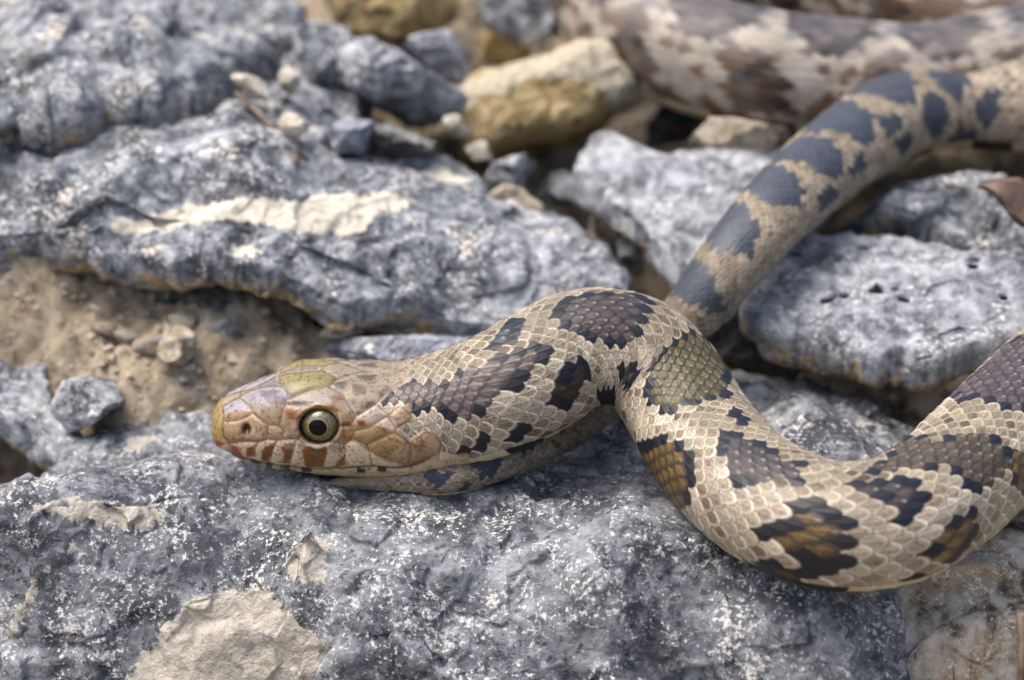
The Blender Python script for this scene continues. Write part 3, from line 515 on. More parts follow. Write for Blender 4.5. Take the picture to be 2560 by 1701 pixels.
BODY = [  # px, py, z (mm), half width, half height, roll, scale length
    (1190, 1008, 12.6, 10.0, 9.9, 0, 2.4), (1270, 974, 15.0, 10.1, 10.0, 4, 2.5), (1350, 930, 17.2, 10.1, 10.0, 8, 2.55), (1430, 882, 19.3, 9.8, 9.5, 12, 2.4), (1510, 868, 19.8, 9.7, 9.4, 12, 2.35), (1590, 885, 18.8, 9.5, 9.2, 8, 2.4), (1650, 935, 16.2, 9.4, 9.0, 4, 2.5),
    (1700, 1010, 13.2, 9.4, 9.0, 0, 2.65), (1755, 1100, 10.6, 9.6, 9.1, 0, 2.85), (1835, 1195, 9.4, 9.9, 9.3, 0, 3.0), (1945, 1272, 9.0, 10.1, 9.5, 0, 3.1), (2080, 1318, 8.9, 10.2, 9.6, 0, 3.1), (2220, 1308, 8.9, 10.2, 9.6, 0, 3.1), (2340, 1245, 8.9, 10.2, 9.6, 0, 3.0),
    (2440, 1155, 9.0, 10.3, 9.8, 0, 3.2), (2540, 1058, 9.5, 10.4, 10, 0, 3.2), (2660, 950, 11, 10.6, 10.2, 0, 3.3), (2840, 830, 13, 11, 10.5, 0, 3.4), (3080, 680, 17, 11, 10.8, 0, 3.4), (3280, 500, 22, 11, 10.8, 0, 3.4), (3340, 300, 27, 11, 10.8, 0, 3.4), (3200, 120, 32, 11, 10.8, 0, 3.4), (2930, 60, 36, 11, 10.8, 0, 3.4), (2650, 62, 38, 11, 10.8, 0, 3.4),
    (2400, 30, 39, 11, 10.8, 0, 3.4), (2150, -30, 40, 11, 10.8, 0, 3.4), (1900, -90, 40, 11, 10.8, 0, 3.4), (1680, -130, 40, 11, 10.8, 0, 3.4), (1540, -100, 39, 11, 10.8, 0, 3.4), (1500, -30, 38, 10.8, 10.6, 0, 3.4), (1570, 60, 36, 11.4, 11.2, 0, 3.4), (1720, 130, 35, 11.6, 11.4, 0, 3.4), (1900, 176, 34, 11.6, 11.4, 0, 3.4),
    (2100, 196, 33, 11.4, 11.2, 0, 3.4), (2300, 205, 33, 11, 10.8, 0, 3.4), (2520, 160, 36, 10.8, 10.4, 0, 3.4), (2720, 130, 37, 10.8, 10.5, 0, 3.4), (2870, 160, 35, 10.8, 10.5, 0, 3.4), (2860, 235, 33, 10.8, 10.4, 0, 3.4), (2720, 258, 32, 10.8, 10.2, 0, 3.4),
    (2560, 252, 31.5, 10.2, 9.8, 0, 2.6), (2400, 250, 31, 9.7, 9.2, 0, 2.5), (2255, 288, 30.5, 8.7, 8.3, 0, 2.2), (2125, 368, 30, 7.9, 7.6, 0, 2.0), (2005, 466, 28.5, 7.2, 6.9, 0, 1.9), (1905, 566, 26, 6.5, 6.2, 0, 1.8), (1815, 676, 21.5, 5.9, 5.6, 0, 1.7), (1742, 775, 15.5, 5.4, 5.2, 0, 1.7), (1665, 868, 8.5, 5.3, 5.1, 0, 2.0),
    (1565, 955, 4.4, 4.4, 4.2, 0, 1.9), (1475, 1025, 3.9, 4.1, 3.9, 0, 1.9), (1385, 1084, 3.6, 3.8, 3.6, 0, 1.8), (1290, 1134, 3.4, 3.6, 3.4, 0, 1.75), (1200, 1170, 3.2, 3.4, 3.2, 0, 1.7), (1110, 1192, 2.9, 3.1, 3.0, 0, 1.6), (1020, 1196, 2.4, 2.5, 2.4, 0, 1.5), (930, 1199, 1.6, 1.7, 1.6, 0, 1.3), (850, 1206, .9, .9, .8, 0, 1.2), (812, 1210, .5, .25, .25, 0, 1.2)]
for px, py, z, w, a, ro, L in BODY:
    st.append([*at_z(np.array([px]), np.array([py]), np.array([z / 1000]))[0], w, a, 2.1, ro, L])
st = np.array(st)
tl = np.concatenate([[0], np.cumsum(np.linalg.norm(np.diff(st[:, :3], axis=0), axis=1))])
iB = len(HEAD)
def t_at(k): return tl[iB + k]          # chord parameter of BODY station k
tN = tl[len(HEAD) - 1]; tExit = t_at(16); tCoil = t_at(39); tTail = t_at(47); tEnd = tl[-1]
tq = np.concatenate([np.array([0, .00005, .0001, .0002, .0003, .0004, .0005]), np.arange(.0006, .012, .00012), np.arange(.012, tN + .01, .00016), np.arange(tN + .01, tExit + .012, .00024), np.arange(tExit + .012, tCoil - .02, .0012), np.arange(tCoil - .02, tTail, .00048), np.arange(tTail, tEnd, .0003), [tEnd]])
S = catmull(st, tq)
S[:, 3:5] = np.maximum(S[:, 3:5], .12)
Cn = S[:, :3]; T = np.gradient(Cn, tq, axis=0); T /= np.linalg.norm(T, axis=1)[:, None]
T[tq < .012] = T[np.searchsorted(tq, .02)]; k0 = np.searchsorted(tq, .012); k1 = np.searchsorted(tq, .03)
ww = np.linspace(0, 1, k1 - k0)[:, None]; T[k0:k1] = T[k0] * (1 - ww) + T[k0:k1] * ww; T /= np.linalg.norm(T, axis=1)[:, None]
up = np.array([0, 0, 1.]) - T * T[:, 2:3]; up /= np.linalg.norm(up, axis=1)[:, None]; Rt = np.cross(T, up)
ro = np.radians(S[:, 6])[:, None]; U2 = up * np.cos(ro) + Rt * np.sin(ro); R2 = Rt * np.cos(ro) - up * np.sin(ro); up, Rt = U2, R2
S[:, 7] *= .92
q_ = np.concatenate([[0], np.cumsum(np.diff(tq) / (.5 * (S[1:, 7] + S[:-1, 7]) / 1000))])
nph = 300; PV = R(121)
# angle samples: dense over the dorsal rows, coarser on the belly
wd = np.linspace(-12.5, 12.5, 252, endpoint=True)
def w2phi(w, hw=12.5):
    x = np.clip(np.abs(w) / hw, 0, 1); y = (1.18 - np.sqrt(1.18 ** 2 - 4 * .18 * x)) / .36; return np.sign(w) * y * PV
def phi2w(p, hw=12.5):
    x = np.abs(p) / PV; return np.sign(p) * hw * np.where(x < 1, x * (1.18 - .18 * x), 1 + (x - 1) * .82)
phi = np.concatenate([w2phi(wd), np.linspace(PV, 2 * math.pi - PV, 50)[1:-1]]); phi = np.where(phi > math.pi, phi - 2 * math.pi, phi); nph = len(phi)
def surf(S, Cn, Rt, up, phi):
    e = (2.0 / S[:, 5])[:, None]; sn, cs = np.sin(phi)[None], np.cos(phi)[None]
    X = np.sign(sn) * np.abs(sn) ** e * S[:, 3:4] / 1000; Yv = np.sign(cs) * np.abs(cs) ** e * S[:, 4:5] / 1000
    Yv = np.where(Yv < 0, Yv * .96, Yv)
    return Cn[:, None] + X[..., None] * Rt[:, None] + Yv[..., None] * up[:, None]
P0 = surf(S, Cn, Rt, up, phi); Nn = grid_normals(P0); Nn *= np.sign(((P0 - Cn[:, None]) * Nn).sum())
# lattice coordinates
hw = np.where(tq < tTail, 14.5, 8.5)[:, None]
Q = np.repeat(q_[:, None], nph, 1); Wv = phi2w(phi[None], hw) * np.ones_like(Q); dors = np.abs(phi)[None] < PV
dors = dors & np.ones_like(Q, bool)
shape = Q.shape; qf = Q.ravel(); wf = Wv.ravel()
best = np.full(qf.shape, -1.0); bi = np.zeros(qf.shape, np.int32); bj = np.zeros(qf.shape, np.int32); bu = np.zeros(qf.shape); bv = np.zeros(qf.shape); be = np.full(qf.shape, 1.2)
j0 = np.floor(wf).astype(np.int32)
for dj in (-1, 0, 1, 2):
    j = j0 + dj; par = (j & 1) * .5; i0 = np.round(qf - par).astype(np.int32); dv = wf - j
    for di in (-1, 0, 1):
        i = i0 + di; du = qf - (i + par); x = (du - .06); wx = .60 * np.where(x > 0, 1.06, 1.0)
        e = np.abs(x / wx) ** 1.75 + np.abs(dv / .93) ** 1.9
        h = np.where(e < 1, .62 * du + .52 - .16 * dv * dv + .26 * np.sqrt(np.clip(1 - e, 0, 1)), -1)
        m = h > best; best[m] = h[m]; bi[m] = i[m]; bj[m] = j[m]; bu[m] = du[m]; bv[m] = dv[m]; be[m] = e[m]
skin = best < 0; hgt = np.where(skin, .08, best)
keel = np.exp(-(bv / .10) ** 2) * sstep(1, .5, be) * sstep(12.5, 9.0, np.abs(bj)) * .24; hgt = hgt + np.where(skin, 0, keel)
# --- blotches: traced on the visible side, repeated on the far side
PURPLE = (.056, .045, .044); GOLD = (.140, .090, .034); OLIVE = (.098, .083, .036); BLK = (.014, .017, .024); GREY = (.14, .108, .10); NAVY = (.03, .038, .055); SLATE = (.050, .059, .078)
FRONT = [(C2([(620, 180), (700, 130), (900, 80), (1200, 80), (1390, 140), (1345, 210), (1295, 230), (1305, 390), (1200, 430), (1100, 475), (950, 455), (800, 435), (730, 400), (715, 330), (660, 270)]), PURPLE),
    (C2([(1640, 330), (1740, 370), (1830, 440), (1890, 560), (1930, 700), (1900, 830), (1720, 880), (1600, 870), (1530, 925), (1430, 925), (1330, 915), (1285, 820), (1340, 650), (1375, 540), (1500, 440), (1580, 360)]), OLIVE),
    (C1([(1090, 430), (1230, 330), (1380, 272), (1480, 280), (1600, 280), (1700, 205), (1850, 165), (1950, 100), (2100, 35), (2260, 15), (2290, 60), (2235, 150), (2180, 230), (2090, 335), (1985, 365), (1910, 455), (1800, 505), (1700, 540), (1580, 540), (1480, 470), (1380, 500), (1280, 420), (1180, 460)]), GREY),
    (C2([(140, 520), (220, 380), (330, 285), (445, 270), (410, 370), (340, 470), (250, 530)]), SLATE),
    (C2([(740, 580), (810, 565), (940, 630), (915, 700), (875, 790), (800, 885), (740, 915), (640, 910), (585, 840), (595, 780), (665, 700), (690, 620)]), (.05, .035, .018)),
    (C2([(1120, 600), (1180, 565), (1290, 590), (1260, 700), (1215, 790), (1150, 770), (1110, 640)]), PURPLE), (C2([(940, 780), (1030, 735), (1110, 760), (1120, 870), (1020, 910), (980, 860)]), BLK),
    (C3([(205, 560), (260, 515), (370, 505), (450, 560), (530, 650), (535, 740), (500, 860), (440, 910), (380, 950), (320, 900), (255, 780), (200, 680)]), GOLD), (C3([(310, 880), (430, 930), (470, 1030), (580, 1110), (640, 1190), (540, 1150), (400, 1010)]), BLK),
    (C3([(520, 520), (600, 505), (640, 560), (560, 590)]), PURPLE), (C3([(620, 500), (720, 480), (860, 550), (1000, 640), (1140, 690), (1110, 760), (1065, 795), (960, 790), (850, 830), (730, 805), (680, 690), (650, 600)]), PURPLE),
    (C3([(1355, 790), (1480, 775), (1620, 755), (1785, 785), (1825, 900), (1765, 995), (1650, 1025), (1580, 960), (1480, 910), (1360, 880)]), PURPLE), (C3([(1450, 735), (1560, 670), (1640, 590), (1740, 530), (1880, 570), (1960, 525), (2100, 510), (2215, 535), (2265, 620), (2285, 680), (2195, 790), (2105, 885), (2010, 850), (1945, 720), (1800, 735), (1640, 755), (1500, 770)]), (.080, .062, .042)),
    (C3([(1915, 330), (1985, 180), (2100, 100), (2200, 30), (2420, -40), (2420, 470), (2250, 400), (2120, 370), (1985, 360)]), (.082, .062, .068)),
    (C3([(865, 1040), (895, 975), (1020, 955), (1060, 895), (1200, 885), (1315, 915), (1385, 955), (1415, 1040), (1385, 1130), (1375, 1200), (1325, 1300), (1180, 1315), (1075, 1235), (955, 1155), (875, 1125)]), GOLD), (C3([(860, 1245), (960, 1215), (1140, 1300), (1110, 1340), (950, 1340)]), (.06, .035, .012)),
    (C3([(1755, 1160), (1850, 1055), (1920, 975), (2000, 945), (2085, 975), (2075, 1080), (2025, 1205), (1950, 1255), (1870, 1265), (1775, 1215)]), (.17, .11, .04)), (C3([(2275, 740), (2305, 615), (2440, 590), (2440, 910), (2285, 885)]), GOLD), (C3([(700, 400), (730, 350), (790, 390), (830, 480), (780, 470)]), OLIVE),
    (C3([(1600, 1375), (1700, 1310), (1800, 1285), (1780, 1345), (1650, 1395)]), BLK), (C2([(280, 1205), (335, 1090), (420, 1025), (525, 1015), (485, 1090), (400, 1155)]), BLK), (C2([(370, 1255), (500, 1165), (600, 1105), (520, 1190), (430, 1240)]), BLK), (C2([(725, 1060), (830, 985), (1060, 1000), (1060, 1085), (900, 1155), (735, 1115)]), BLK),
    (C1([(1615, 795), (1680, 715), (1800, 635), (1895, 625), (1905, 685), (1820, 735), (1700, 795)]), (.16, .08, .03))]
TAIL = [(C4(p), SLATE) for p in ([(690, 1250), (790, 1280), (860, 1400), (900, 1500), (840, 1510), (740, 1450), (620, 1410), (630, 1320)], [(790, 1100), (900, 1000), (995, 1000), (1060, 1110), (1030, 1230), (900, 1200), (820, 1160)], [(990, 900), (1090, 810), (1205, 820), (1280, 920), (1270, 1000), (1180, 990), (1100, 950)], [(1150, 770), (1280, 680), (1405, 680), (1470, 760), (1450, 870), (1380, 840), (1290, 770)],
    [(1310, 640), (1440, 500), (1545, 500), (1620, 580), (1610, 700), (1520, 650), (1440, 610)], [(1480, 450), (1620, 350), (1745, 290), (1830, 400), (1830, 500), (1720, 480), (1640, 440)], [(1900, 310), (2000, 280), (2090, 290), (2090, 410), (2050, 470), (1940, 400)], [(1880, 470), (1965, 470), (1990, 560), (1930, 660), (1890, 580)], [(2150, 480), (2230, 450), (2280, 540), (2200, 620), (2140, 560)], [(1970, 740), (2060, 630), (2130, 640), (2090, 750)], [(1650, 570), (1745, 570), (1760, 620), (1700, 640)], [(1370, 960), (1420, 900), (1440, 940), (1390, 1010)], [(1520, 820), (1570, 760), (1600, 800), (1560, 840)], [(1750, 700), (1790, 650), (1810, 690), (1770, 740)])] + \
    [(H3(p), NAVY) for p in ([(-20, 1290), (190, 1280), (170, 1375), (0, 1400)], [(370, 1220), (560, 1160), (600, 1250), (480, 1320)], [(270, 1395), (390, 1375), (350, 1450), (250, 1455)], [(560, 1180), (640, 1150), (600, 1260)], [(-240, 1240), (-180, 1240), (-200, 1290), (-240, 1290)], [(-330, 1230), (-280, 1240), (-290, 1280)], [(760, 1080), (900, 990), (960, 1000), (860, 1110)])]
key = bi.astype(np.int64) * 64 + (bj + 32); ku, inv = np.unique(key, return_inverse=True)
ci = (ku >> 6).astype(int); cj = (ku & 63).astype(int) - 32; cq = ci + (cj & 1) * .5; ct = np.interp(cq, q_, tq)
chw = np.where(ct < tTail, 14.5, 8.5); cS = np.stack([np.interp(ct, tq, S[:, k]) for k in range(8)], -1); kk = np.clip(np.searchsorted(tq, ct), 0, len(tq) - 1)
cphi = w2phi(cj, chw)
e = 2.0 / cS[:, 5]; sn, cs = np.sin(cphi), np.cos(cphi)
cn = (np.sign(sn) * np.abs(sn) ** e)[:, None] * Rt[kk] + (np.sign(cs) * np.abs(cs) ** e)[:, None] * up[kk]
cP = cS[:, :3] + (np.sign(sn) * np.abs(sn) ** e * cS[:, 3] / 1000)[:, None] * Rt[kk] + (np.sign(cs) * np.abs(cs) ** e * cS[:, 4] / 1000)[:, None] * up[kk]
cx, cy = project(cP); vis = ((cn * (CAM - cP)).sum(1) / np.linalg.norm(CAM - cP, axis=1)) > .02
cls = np.zeros(len(ku), np.int32)
cols = [np.array((0, 0, 0.))]
traced = (ct < tExit) | (ct > tCoil - .004)
for lst, m in ((FRONT, ct < tExit), (TAIL, ct > tCoil - .004)):
    for poly, col in lst:
        cols.append(np.array(col)); ins = m & vis & (poly_sd(cx, cy, poly) < (8 if col is SLATE and lst is TAIL else 3 if lst is TAIL else -3)); cls[ins] = len(cols) - 1
# generic blotches where the photograph does not show the scales singly
def generic(q, w, per=7.0, hwid=12.5):
    x = (q / per) % 1 - .5; k = w / hwid * 12.5
    d = (x * per / 2.7) ** 2 + (k / 6.0) ** 2 < 1; x2 = ((q / per + .5) % 1) - .5; l = (x2 * per / 1.5) ** 2 + ((np.abs(k) - 9) / 2.4) ** 2 < 1
    return d, l
gd, gl = generic(cq, cj, 7.0, chw); cols.append(np.array((.10, .085, .10))); cols.append(np.array((.13, .075, .04))); hid = ~traced
cls[hid & gd] = len(cols) - 2; cls[hid & gl] = len(cols) - 1
look = {(a, b): k for k, (a, b) in enumerate(zip(ci, cj))}
for k in np.nonzero(traced & ~vis)[0]:
    o2 = look.get((ci[k], -cj[k]))
    if o2 is not None and vis[o2]: cls[k] = cls[o2]
# a scale with a neighbour outside its blotch is part of the blotch's dark border
ecount = np.zeros(len(ku), int)
for k in np.nonzero(cls > 0)[0]:
    a, b = ci[k], cj[k]; pr = b & 1
    for da, db in ((1, 0), (-1, 0), (pr, 1), (pr - 1, 1), (pr, -1), (pr - 1, -1)):
        o2 = look.get((a + da, b + db))
        if o2 is not None and cls[o2] == 0: ecount[k] += 1
rnd = np.random.RandomState(11).rand(len(ku), 4)
edge = (ecount >= 3) | ((ecount == 2) & (rnd[:, 3] < .5))
cols = np.array(cols)
# --- per vertex colour
vt = np.repeat(tq[:, None], nph, 1).ravel(); vc = cls[inv]; ve = edge[inv]; vr = rnd[inv]
fp = P0.reshape(-1, 3); n1 = noise(fp / .0004); n2 = noise(fp / .0014 + 9); n3 = noise(fp / .006 + 4)
topness = sstep(6.5, 1.5, np.abs(wf) * 12.5 / np.repeat(hw, nph, 1).ravel())[:, None]
rim = np.array([.52, .475, .39]) * (1 - topness) + np.array([.36, .325, .245]) * topness
cen = np.array([.235, .188, .132]) * (1 - topness) + np.array([.135, .107, .068]) * topness
stip = sstep(.12, .35, n1 + .35 * n2)[:, None]
inner = sstep(.74, .36, be + .14 * n2 - .08 * bu)[:, None] * (.6 + .4 * vr[:, :1]) * sstep(-.34, -.12, bu + .08 * np.abs(bv))[:, None]
cen = np.where(vr[:, 3:4] > .80, cen * np.array([.50, .42, .36]), cen) * (1 + .5 * (vr[:, 2:3] - .5)); rim = rim * (.75 + .4 * vr[:, 1:2])
gc = rim * (1 - inner) + (cen * (1 - .25 * stip)) * inner
gap = sstep(.74, .93, be + .06 * n2)[:, None]; gc = gc * (1 - .85 * gap) + np.array([.085, .052, .032]) * .85 * gap
skc = np.where(n3[:, None] > -.1, np.array([.22, .115, .06]), np.array([.20, .145, .085])) * np.ones((len(gc), 1))
gc = np.where(skin[:, None], skc * (.55 + .45 * (1 - topness)), gc * (.88 + .24 * vr[:, 1:2]))
bc = cols[vc]; inner2 = np.where(bc[:, :1] > .12, sstep(.52, .22, be + .14 * n2)[:, None], sstep(.70, .30, be + .12 * n2)[:, None])
inner2 = inner2 * sstep(-.34, -.10, bu + .10 * np.abs(bv))[:, None]
dk2 = bc * .30 + np.array([.005, .007, .012])
bcc = dk2 * (1 - inner2) + bc * inner2 * (1 - .4 * stip) * (.7 + .45 * vr[:, :1])
tip = np.exp(-((bu - .50) / .09) ** 2 - (bv / .17) ** 2) * sstep(10, 7, np.abs(wf)) * (vr[:, 3] > .3); bcc = bcc * (1 - .6 * tip[:, None]) + np.array([.36, .33, .29]) * .6 * tip[:, None]  # pale glints painted onto the dorsal scale tips
slate = ((np.isin(vc, [len(FRONT) + 1 + k for k in range(len(TAIL))])))[:, None]
bcc = np.where(ve[:, None] & ~slate, (np.array([.006, .009, .016]) + bc * .08 * vr[:, 2:3]) * np.ones_like(bcc), bcc)
bcc = np.where(slate, bc * (.5 + .3 * inner2 + .3 * vr[:, :1]), bcc)
bcc = np.where(skin[:, None], bcc * .45, bcc)
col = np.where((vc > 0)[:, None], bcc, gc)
# tail: dustier, browner ground colour; its tip darkened as shadow under the head
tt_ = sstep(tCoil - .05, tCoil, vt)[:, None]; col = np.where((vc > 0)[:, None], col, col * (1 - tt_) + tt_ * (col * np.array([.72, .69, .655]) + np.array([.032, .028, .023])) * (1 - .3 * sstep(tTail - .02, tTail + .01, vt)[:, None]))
bk = (sstep(tExit + .01, tExit + .04, vt) * sstep(tCoil, tCoil - .03, vt))[:, None]; mot = (vr[:, 2:3] > .45) * 1.0; low = sstep(4, 9, np.abs(wf))[:, None]; bg = (np.array([.29, .26, .22]) * mot + (1 - mot) * (np.array([.115, .075, .05]) * low + (1 - low) * np.array([.135, .13, .135]))) * (.7 + .5 * vr[:, :1]); bg = np.where((vc > 0)[:, None], col * .5 + .5 * bg * .4, bg); col = col * (1 - bk) + bk * bg
# belly scutes
vw = wf; bel = (~dors).ravel(); fr = qf % 1
scute = np.array([.52, .46, .31]) * (.75 + .25 * sstep(0, .25, fr))[:, None] * (1 + .15 * n3)[:, None]
chk = ((np.floor(qf / 2.0).astype(int) * 7919 + (phi[None] > 0).repeat(len(tq), 0).ravel() * 31) % 5 < 2) & (np.abs(np.repeat(phi[None], len(tq), 0).ravel()) < R(158))
scute = np.where((chk & (vt > tN + .008))[:, None], np.array([.02, .018, .016]), scute)
col = np.where(bel[:, None], scute, col); hgt = np.where(bel, .25 + .5 * fr * sstep(1.0, .92, fr), hgt)
stp = np.where(vc > 0, .25 * inner2[:, 0], inner[:, 0]) * np.where(skin | bel, .15, 1) * (1 - .6 * tt_[:, 0])
# --- head: plates, seams and markings traced on one side and mirrored
nh = np.searchsorted(tq, tN + .006); ph_abs = np.abs(phi)
Pm = surf(S[:nh], Cn[:nh], Rt[:nh], up[:nh], ph_abs); hx, hy = [a.ravel() for a in project(Pm.reshape(-1, 3))]
hn1 = noise(Pm.reshape(-1, 3) / .0005); hn2 = noise(Pm.reshape(-1, 3) / .0016); jx = hx + 2.0 * hn2 + 1.0 * hn1; jy = hy + 2.0 * noise(Pm.reshape(-1, 3) / .0016 + 5)
hc = np.tile(np.array([.40, .30, .205]), (len(hx), 1))
def paint(poly, c, soft=2.2, op=1.0):
    global hc
    m = (sstep(soft, -soft, poly_sd(jx, jy, poly)) * op)[:, None]; hc = hc * (1 - m) + np.array(c) * m
paint(H1([(60, 640), (200, 640), (480, 640), (640, 760), (860, 640), (1050, 640), (1500, 600)]) + H2([(400, 740), (1060, 340), (1060, -200)]) + [(560, 800)], (.38, .325, .245), 5)
paint(H1([(380, 520), (560, 440), (760, 400), (870, 420), (920, 540), (880, 640), (700, 640), (600, 600), (500, 610), (440, 570)]), (.40, .365, .39)); paint(H1([(600, 460), (860, 455), (910, 560), (885, 610), (700, 600), (640, 530)]), (.24, .215, .25)); paint(H1([(700, 590), (870, 590), (860, 620), (740, 620)]), (.36, .2, .15))  # lavender here is sky sheen put into the prefrontal colour
paint(H1([(200, 620), (390, 560), (490, 640), (480, 690), (340, 690), (200, 730)]), (.43, .39, .43)); paint(H1([(210, 740), (440, 690), (500, 700), (400, 760), (220, 790)]), (.44, .28, .16))  # lavender on the internasal: the same sheen, painted in
paint(H1([(360, 440), (500, 330), (830, 230), (820, 370), (600, 400), (390, 500)]), (.43, .37, .19)); paint(H1([(560, 410), (800, 330), (860, 380), (800, 395), (600, 410)]), (.25, .23, .24))
paint(H1([(840, 330), (930, 255), (1320, 235), (1470, 310), (1400, 390), (1150, 460), (1010, 510), (900, 420)]), (.33, .29, .14)); paint(H1([(820, 240), (1000, 100), (1330, 60), (1320, 200), (1250, 230), (950, 250)]), (.44, .38, .22)); paint(H1([(920, 210), (1050, 180), (1260, 180), (1240, 215), (950, 240)]), (.28, .25, .24))
paint(H1([(890, 430), (1000, 510), (940, 530), (900, 480)]), (.3, .26, .3)); paint(H1([(930, 570), (1020, 520), (1390, 410), (1560, 480), (1560, 600), (1300, 620), (900, 640)]), (.37, .32, .26)); paint(H1([(970, 565), (1150, 570), (1140, 610), (980, 612)]), (.2, .165, .19))
paint(H1([(1040, 720), (1150, 680), (1250, 625), (1450, 635), (1540, 690), (1480, 700), (1300, 660), (1150, 710)]), (.30, .16, .06)); paint(H1([(860, 680), (960, 660), (1060, 720), (1040, 780), (950, 760)]), (.33, .16, .08), 5)
paint(H1([(0, 1000), (0, 700), (120, 610), (185, 640), (180, 900), (195, 980), (250, 1050), (150, 1060)]), (.42, .31, .14)); paint(H1([(0, 1000), (150, 1020), (245, 1060), (250, 1180), (100, 1150)]), (.36, .11, .085), 5)
paint(H1([(195, 805), (440, 770), (500, 730), (690, 850), (680, 1000), (270, 1040), (200, 950)]), (.43, .315, .19)); paint(H1([(500, 880), (640, 900), (620, 1000), (510, 990)]), (.58, .45, .35), 6); paint(H1([(700, 850), (860, 900), (1050, 800), (1060, 970), (920, 1000), (700, 1000)]), (.48, .36, .27), 5)
lab = H1([(262, 1040), (580, 1032), (690, 1003), (1040, 1000), (1100, 1040), (1400, 1025)]) + H2([(100, 1035), (350, 1010), (540, 1110), (700, 1195), (1000, 1290), (1180, 1250), (1420, 1130), (1640, 1200), (1640, 1700)]) + [(540, 1300), (540, 1120)]
paint(lab, (.70, .575, .43), 2.5); paint(H2([(-1400, 1360), (-700, 1345), (0, 1345), (500, 1330), (1000, 1330), (1568, 1200), (1800, 1150), (1800, 1800), (-1400, 1800)]), (.68, .58, .37), 3)
paint(H1([(262, 1050), (330, 1080), (400, 1150), (440, 1225), (260, 1170)]), (.42, .14, .12), 5)
for p in (H1([(450, 1100), (530, 1080), (545, 1195), (450, 1200)]), H1([(620, 1130), (690, 1080), (775, 1050), (745, 1140), (705, 1250), (620, 1240)]), H1([(840, 1090), (975, 1060), (985, 1150), (935, 1275), (870, 1265), (880, 1150)]), H1([(1085, 1110), (1190, 1060), (1260, 1110), (1370, 1055), (1385, 1160), (1335, 1305), (1130, 1305)]), H2([(170, 1330), (220, 1250), (295, 1180), (305, 1280), (220, 1320)])):
    paint(p, (.29, .125, .035), 3.5)
paint(H1([(1190, 1100), (1300, 1100), (1290, 1220), (1220, 1240)]), (.21, .15, .09), 6); paint(H2([(130, 1070), (260, 1060), (260, 1140), (150, 1150)]), (.42, .31, .22), 6); paint(H1([(880, 1060), (980, 1050), (970, 1100), (900, 1110)]), (.45, .33, .2), 4)
for p in (H1([(500, 1235), (620, 1265), (600, 1290), (500, 1265)]), H1([(670, 1265), (745, 1280), (735, 1315), (665, 1305)]), H1([(840, 1285), (945, 1300), (945, 1345), (835, 1330)]), H1([(1085, 1325), (1205, 1335), (1205, 1365), (1085, 1355)]), H2([(430, 1320), (525, 1325), (525, 1365), (425, 1370)]), H2([(660, 1300), (775, 1305), (765, 1355), (665, 1355)])): paint(p, (.07, .045, .02), 2.5)
paint(H2([(235, 815), (350, 805), (345, 862), (235, 855)]), (.30, .13, .04)); paint(H2([(255, 885), (370, 880), (382, 960), (330, 1035), (265, 1030)]), (.36, .215, .08), 5)
paint(H2([(380, 925), (440, 885), (620, 845), (780, 900), (850, 930), (1000, 1045), (1035, 1120), (1010, 1220), (900, 1200), (700, 1192), (570, 1115), (530, 1060), (400, 1000)]), (.36, .255, .125), 4); paint(H2([(900, 1060), (1030, 1090), (1000, 1260), (880, 1200), (820, 1170)]), (.52, .38, .22), 10)
paint(H2([(620, 845), (790, 885), (760, 935), (700, 890)]), (.29, .09, .04), 4); paint(H2([(640, 1150), (830, 1180), (760, 1200)]), (.32, .13, .045), 4); paint(H2([(430, 790), (520, 780), (535, 855), (440, 865)]), (.31, .11, .045), 4)
paint(H2([(1060, 1045), (1200, 955), (1340, 985), (1385, 1080), (1360, 1150), (1200, 1100)]), (.50, .36, .21), 4); paint(H2([(1060, 1040), (1220, 1050), (1230, 1075), (1070, 1080)]), (.36, .17, .07), 5); paint(H2([(1010, 1260), (1150, 1200), (1310, 1165), (1210, 1235), (1050, 1305)]), (.42, .19, .065), 4); paint(H2([(890, 1300), (1060, 1295), (1050, 1315), (900, 1315)]), (.25, .1, .03), 3)
for p, c in (([(140, 370), (320, 350), (280, 440), (180, 430)], (.13, .12, .13)), ([(370, 390), (540, 420), (530, 515), (390, 480)], (.2, .14, .13)), ([(110, 520), (240, 490), (290, 560), (150, 605)], (.28, .19, .145)), ([(410, 285), (650, 290), (600, 365), (470, 340)], (.13, .12, .10)), ([(510, 610), (600, 568), (645, 600), (540, 660)], (.2, .105, .10)), ([(655, 475), (760, 430), (965, 335), (965, 380), (780, 460), (690, 530)], (.21, .14, .11)), ([(370, 165), (600, 165), (570, 220), (390, 210)], (.31, .26, .1)), ([(320, 560), (400, 540), (420, 600), (350, 620)], (.25, .19, .18)), ([(180, 170), (340, 190), (320, 220), (190, 210)], (.55, .44, .22))): paint(H2(p), c, 4, .9)
for p in ([(430, 745), (660, 620), (780, 720), (600, 830), (440, 770)], [(640, 835), (820, 755), (890, 880), (840, 925), (760, 870)]): paint(H2(p), (.47, .395, .34), 4)
paint(H2([(700, 560), (840, 540), (850, 620), (720, 640)]), (.25, .19, .15), 8, .8)
spk = sstep(.30, .42, noise(Pm.reshape(-1, 3) / .00055 + 30) + .3 * noise(Pm.reshape(-1, 3) / .004 + 3)); hc = hc * (1 - .55 * spk[:, None]) + np.array([.16, .07, .03]) * .5 * spk[:, None]
hc = hc ** 1.15 * (.64 + .13 * hn2 + .10 * hn1)[:, None]
